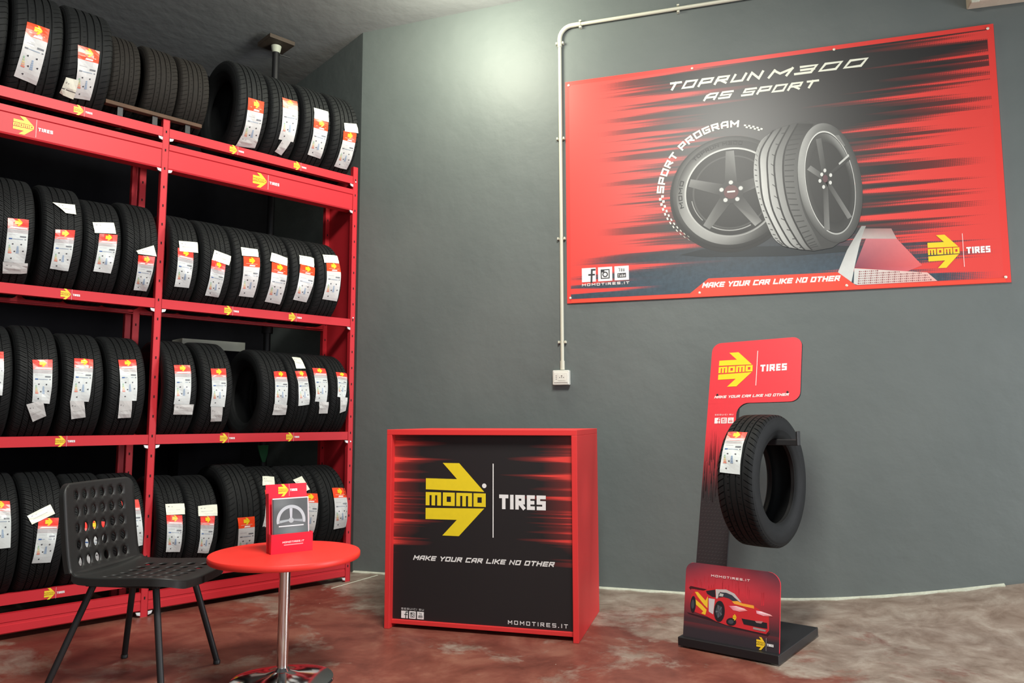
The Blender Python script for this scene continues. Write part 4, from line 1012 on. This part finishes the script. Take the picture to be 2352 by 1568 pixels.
body = [(255, 520), (300, 480), (430, 470), (500, 440), (600, 435), (720, 455), (830, 500), (920, 590), (1060, 620), (1170, 680), (1270, 720), (1275, 900), (1240, 940), (1060, 915), (860, 885), (730, 865), (600, 830), (480, 780), (320, 735), (255, 700), (240, 600)]
cp(body, (.55, .022, .03), 3)
cp([(580, 450), (720, 450), (830, 495), (925, 595), (900, 590), (790, 510), (640, 480), (610, 560), (590, 560)], (.50, .46, .46), 4)
cp([(640, 485), (720, 487), (800, 515), (905, 600), (840, 600), (760, 555), (690, 540), (620, 550), (622, 505)], (.03, .035, .05), 4)
cp([(640, 495), (690, 505), (680, 535), (630, 530)], (.45, .45, .42), 5)
cp([(450, 475), (575, 455), (585, 545), (545, 545), (470, 510)], (.02, .012, .018), 4)
cp([(300, 490), (340, 490), (450, 590), (480, 535), (480, 680), (430, 640), (340, 545)], (.80, .50, .03), 4)
cp([(305, 575), (400, 640), (470, 700), (455, 760), (400, 745), (425, 720), (320, 640)], (.80, .50, .03), 5)
cp([(490, 560), (575, 570), (560, 750), (500, 720)], (.55, .50, .52), 4)
cp([(800, 585), (870, 580), (930, 605), (1080, 625), (1085, 660), (960, 640), (830, 615)], (.82, .36, .04), 4)
cp([(760, 640), (860, 640), (960, 665), (1010, 690), (900, 700), (820, 690)], [(.70, .10, .2), (.95, .8, .85), (.95, .7, .7), (.75, .1, .1), (.9, .6, .65), (.75, .2, .25)], 5)
cp([(1110, 680), (1180, 690), (1290, 720), (1320, 740), (1200, 735), (1120, 715)], [(.8, .3, .4), (.95, .85, .9), (.9, .6, .6), (.7, .1, .1), (.9, .7, .75), (.8, .3, .4)], 5)
cp([(930, 780), (1110, 800), (1250, 815), (1255, 880), (1150, 870), (960, 845)], (.012, .012, .016), 5)
cp([(1100, 800), (1200, 800), (1180, 825), (1120, 820)], (.4, .2, .2), 6); cp([(1080, 870), (1240, 895), (1230, 915), (1080, 895)], (.30, .25, .25), 6)
for (wx, wy, wa, wb) in ((640, 710, 72, 125), (283, 640, 38, 100), (800, 825, 65, 45)):
    n = 26; P_ = [(wx+wa*math.cos(2*PI*k/n), wy+wb*math.sin(2*PI*k/n)) for k in range(n)]; cp(P_, (.012, .012, .016), 5)
    P_ = [(wx+.55*wa*math.cos(2*PI*k/n)-4, wy+.55*wb*math.sin(2*PI*k/n)) for k in range(n)]; cp(P_, (.05, .055, .07), 6)
for k in range(5):
    t = 2*PI*k/5+.4; cp([(636, 710), (636+44*math.cos(t), 710+78*math.sin(t)), (636+44*math.cos(t+.3), 710+78*math.sin(t+.3))], (.12, .13, .15), 7)
cx0, cz0 = car(820, 770); logo(A_, cx0, cz0, .018, 6, tires=False, line=False, f=1.3)
cx0, cz0 = car(1125, 1035); logo(A_, cx0, cz0-.004, .042, 6, f=1.15, yel=(.85, .55, .02))
text(A_, 'MOMOTIRES.IT', car(515, 290)[0], car(515, 300)[1], .011, 1.1, .26, (.75, .55, .55), 6, gap=.5, fit=.20)
A_.build('front_print', M['print'], st)
q = SO+SU*TX+SB*TY_; q.z = TZ-TR
dt = tyre('display', TR, TW, q, SZ-math.radians(5), 'single black tyre hung on the arm of the display stand', None)
rnd = random.Random(3)
add_label(dt, TR, TW, [(-.166, 47), (-.064, 47), (-.059, 8), (-.163, 9)], 'A', rnd)
# ------------------------------------------------------------------ round table
tb = thing('side_table', 'small round table with a red top on a chrome pedestal', 'table', (-1.020, 3.470, 0))
b = MB(); b.lathe([(.316, .527), (.327, .530), (.330, .535), (.330, .551), (.327, .556), (.320, .557)], 96); b.build('table_top', M['table_red'], tb, smooth=True)
b = MB(); b.lathe([(.0245, .02), (.0245, .520)], 40); b.build('pedestal', M['chrome'], tb, smooth=True)
b = MB(); b.lathe([(.09, .520), (.09, .527)], 32); b.build('mounting_plate', M['black_steel'], tb)
b = MB(); b.lathe([(.221, 0), (.225, .004), (.221, .010), (.19, .018), (.13, .026), (.07, .034), (.035, .045), (.026, .06)], 96); b.build('base', M['chrome'], tb, smooth=True)

# ------------------------------------------------------------------ brochure holder on the table
HU = Vector((.781, .6247, 0)); HZ = math.atan2(HU.y, HU.x)
hd = thing('brochure_holder', 'red stand-up brochure holder on the round red table', 'brochure holder', Vector((-1.063, 3.398, .557)), HZ)
b = MB(); b.box(0, .194, 0, .003, 0, .085).box(0, .003, .003, .050, 0, .085).box(.191, .194, .003, .050, 0, .085).box(0, .194, .003, .055, 0, .003); b.build('pocket', M['acrylic_red'], hd)
fnB = tilted(.050, 0, math.radians(7), 0)
sheet(fnB, [(0, 0), (.194, 0), (.194, .300), (0, .300)], 0, .003, 'back_panel', M['acrylic_red'], hd)
sheet(fnB, [(0, 0), (.003, 0), (.003, .24), (0, .26)], -.035, 0, 'side_wing', M['acrylic_red'], hd)
A_ = Art(lambda x, z, l: fnB(x, z, l, -.0004-.0003*l)); logo(A_, .058, .272, .046, 1); A_.build('logo_print', M['print'], hd)
A_ = Art(flat(0, .0002)); 
text(A_, 'MOMOTIRES.IT', .050, .044, .008, .9, .25, (.80, .60, .62), 1, slant=.4, gap=.3, fit=.10); A_.rect(.058, .034, .148, .038, (.75, .35, .38), 1); A_.build('pocket_print', M['print'], hd)
br = thing('brochure', 'grey brochure with a steering wheel picture standing in the red holder', 'brochure', Vector((-1.063, 3.398, .557)), HZ)
fnC = tilted(.020, .004, math.radians(6.5), 0)
sheet(fnC, [(.018, 0), (.188, 0), (.188, .236), (.018, .236)], 0, .012, 'pages', mat('white brochure paper', (.70, .68, .68), .5), br)
A_ = Art(lambda x, z, l: fnC(x, z, l, -.0003-.0003*l))
for i in range(8):
    for j in range(8):
        q = [(.018+.170*a/8, .236*c_/8) for a, c_ in ((i, j), (i+1, j), (i+1, j+1), (i, j+1))]
        A_.quad(*q, [(lambda k: (k*.86, k*1.0, k*1.04))(.07+.12*math.exp(-((x-.11)/.06)**2-((z-.07)/.06)**2)+.10*math.exp(-((x-.06)/.05)**2-((z-.22)/.03)**2)) for x, z in q], 0)
A_.rect(.018, 0, .023, .236, (.03, .035, .04), 1); A_.rect(.183, 0, .188, .236, (.62, .55, .58), 1); A_.rect(.018, .231, .188, .236, (.75, .66, .68), 1)
A_.ring(.103, .135, .054, .068, (.40, .45, .48), 2, n=40, t0=-.2, t1=PI+.2)
A_.ring(.103, .135, 0, .012, (.35, .40, .42), 3, n=14)
A_.quad((.098, .146), (.108, .146), (.110, .190), (.096, .190), (.42, .46, .5), 2)
A_.quad((.048, .124), (.095, .132), (.095, .140), (.046, .136), (.30, .36, .38), 2); A_.quad((.111, .132), (.158, .124), (.160, .136), (.111, .140), (.24, .28, .30), 2)
A_.rect(.045, .108, .162, .113, (.62, .66, .68), 3)
A_.build('cover_print', M['print'], br)

# ------------------------------------------------------------------ perforated black chair
CF = Vector((.990, -.139, 0)).normalized(); CZ = math.atan2(CF.y, CF.x)
ch = thing('perforated_chair', 'black perforated shell chair with four slanting legs in front of the tyre rack', 'chair', Vector((-1.675, 3.520, 0)), CZ)
# profile along the shell: (forward, height)
prof = [(.288, .449), (.262, .458), (.22, .462), (.12, .461), (0, .456), (-.10, .456), (-.165, .462), (-.198, .482), (-.214, .52), (-.226, .58), (-.240, .68), (-.252, .78), (-.262, .872)]
ps = spl(prof, 80); Ls = [0]
for a, b_ in zip(ps[:-1], ps[1:]): Ls.append(Ls[-1]+math.dist(a, b_))
LT = Ls[-1]
def shell(u, v):
    v = max(0, min(LT, v))
    for k in range(len(Ls)-1):
        if Ls[k+1] >= v: break
    f_ = (v-Ls[k])/(Ls[k+1]-Ls[k]); x = ps[k][0]+(ps[k+1][0]-ps[k][0])*f_; z = ps[k][1]+(ps[k+1][1]-ps[k][1])*f_
    dx, dz = ps[k+1][0]-ps[k][0], ps[k+1][1]-ps[k][1]; l_ = math.hypot(dx, dz); nx_, nz_ = dz/l_, -dx/l_     # towards the sitter
    if nz_ < -.01 and abs(nz_) > abs(nx_): nx_, nz_ = -nx_, -nz_
    c_ = .018*(u/.22)**2                                            # gentle dish
    return Vector((x+abs(nx_)*c_, u, z+(c_ if abs(dx) > abs(dz) else 0)))
vb = next(Ls[k] for k in range(len(Ls)) if ps[k][1] > .475 and ps[k][0] < 0)
HW = .238
def shell_part(name, v0, v1, holes, rad0, rad1):
    outer = rpoly([(-HW, v0, rad0), (HW, v0, rad0), (HW, v1, rad1), (-HW, v1, rad1)], 8)
    dense = []
    for i, q in enumerate(outer):
        w_ = outer[(i+1) % len(outer)]; n = max(1, int(math.dist(q, w_)/.025))
        for k in range(n): dense.append((q[0]+(w_[0]-q[0])*k/n, q[1]+(w_[1]-q[1])*k/n))
    pts = [Vector(q) for q in dense]; nb_ = len(pts); edges = [(i, (i+1) % nb_) for i in range(nb_)]
    for hx_, hv, ha, hb in holes:
        o_ = len(pts); pts += [Vector((hx_+ha*math.cos(2*PI*k/16), hv+hb*math.sin(2*PI*k/16))) for k in range(16)]
        edges += [(o_+k, o_+(k+1) % 16) for k in range(16)]
    def inside_hole(q, m=0): return any(((q[0]-h[0])/(h[2]+m))**2+((q[1]-h[1])/(h[3]+m))**2 < 1 for h in holes)
    v = v0+.012
    while v < v1-.006:
        u = -HW+.02
        while u < HW-.01:
            if not inside_hole((u, v), .006): pts.append(Vector((u, v)))
            u += .02
        v += .012
    r_ = delaunay_2d_cdt(pts, edges, [], 0, 1e-6); V_, F_ = r_[0], r_[2]
    def in_poly(q):
        c_ = False; n = len(dense); j = n-1
        for i in range(n):
            (xi, yi), (xj, yj) = dense[i], dense[j]
            if (yi > q[1]) != (yj > q[1]) and q[0] < (xj-xi)*(q[1]-yi)/(yj-yi)+xi: c_ = not c_
            j = i
        return c_
    fs = []
    for f_ in F_:
        c_ = sum((V_[i] for i in f_), Vector((0, 0)))/len(f_)
        if in_poly(c_) and not inside_hole(c_, -.0005): fs.append(tuple(f_))
    b = MB(); b.add([shell(q[0], q[1]) for q in V_], fs)
    o = b.build(name, M['black_plastic'], ch)
    for pl in o.data.polygons: pl.use_smooth = True
    so_ = o.modifiers.new('thickness', 'SOLIDIFY'); so_.thickness = .007; so_.offset = 0
    # turned down rim along the outer edge
    rim = MB(); n = len(dense)
    c0 = shell(0, (v0+v1)/2)
    for i, q in enumerate(dense):
        s3 = shell(*q)
        dn = Vector((0, 0, -1)) if name == 'seat' else Vector((-1, 0, -.10))
        outw = Vector((0, .0035*q[0]/HW, 0))
        dep = .030 if name == 'seat' else .022
        rim.v += [s3+outw, s3+outw+dn*dep, s3-outw+dn*dep, s3-outw*1.2]
    for i in range(n):
        q = dense[i]; q2 = dense[(i+1) % n]
        vj = v1 if name == 'seat' else v0
        if abs(q[1]-vj) < .002 and abs(q2[1]-vj) < .002: continue
        a, b2 = i*4, ((i+1) % n)*4
        for k in range(4): rim.f.append((a+k, a+(k+1) % 4, b2+(k+1) % 4, b2+k)); rim.mi.append(0)
    rim.build('rim', M['black_plastic'], o, smooth=True)
    return o
hb_ = [(-.15+.06*i, vb+.060+.072*j, .0165, .0215) for i in range(6) for j in range(5)]
hs_ = [(-.15+.06*i, .080+.072*j, .0165, .0215) for i in range(6) for j in range(5)]
shell_part('seat', 0, vb, hs_, .10, 0); shell_part('backrest', vb, LT, hb_, 0, .055)
# bottoms of the legs (forward, sideways) measured on the floor; tops gathered under the seat
for (bx_, by_), (tx_, ty_) in (((.265, -.245), (.15, -.14)), ((.245, .225), (.15, .14)), ((-.265, -.25), (-.14, -.14)), ((-.245, .245), (-.14, .14))):
    b = MB(); b.tube([(bx_, by_, .010), (bx_*.98+tx_*.02, by_*.98+ty_*.02, .022), (tx_, ty_, .440)], [.0125, .0135, .0145], 18); lo = b.build('leg', M['black_steel'], ch, smooth=True)
    b = MB(); b.lathe([(.013, 0), (.016, .003), (.016, .016), (.013, .020)], 16); f_ = b.build('foot_cap', M['black_plastic'], lo, smooth=True); f_.location = (bx_, by_, 0)
b = MB(); b.box(-.17, .17, -.16, -.125, .425, .442).box(-.17, .17, .125, .16, .425, .442).box(-.15, -.12, -.16, .16, .425, .442).box(.12, .15, -.16, .16, .425, .442)
b.build('under_frame', M['black_steel'], ch, bevel=.003)
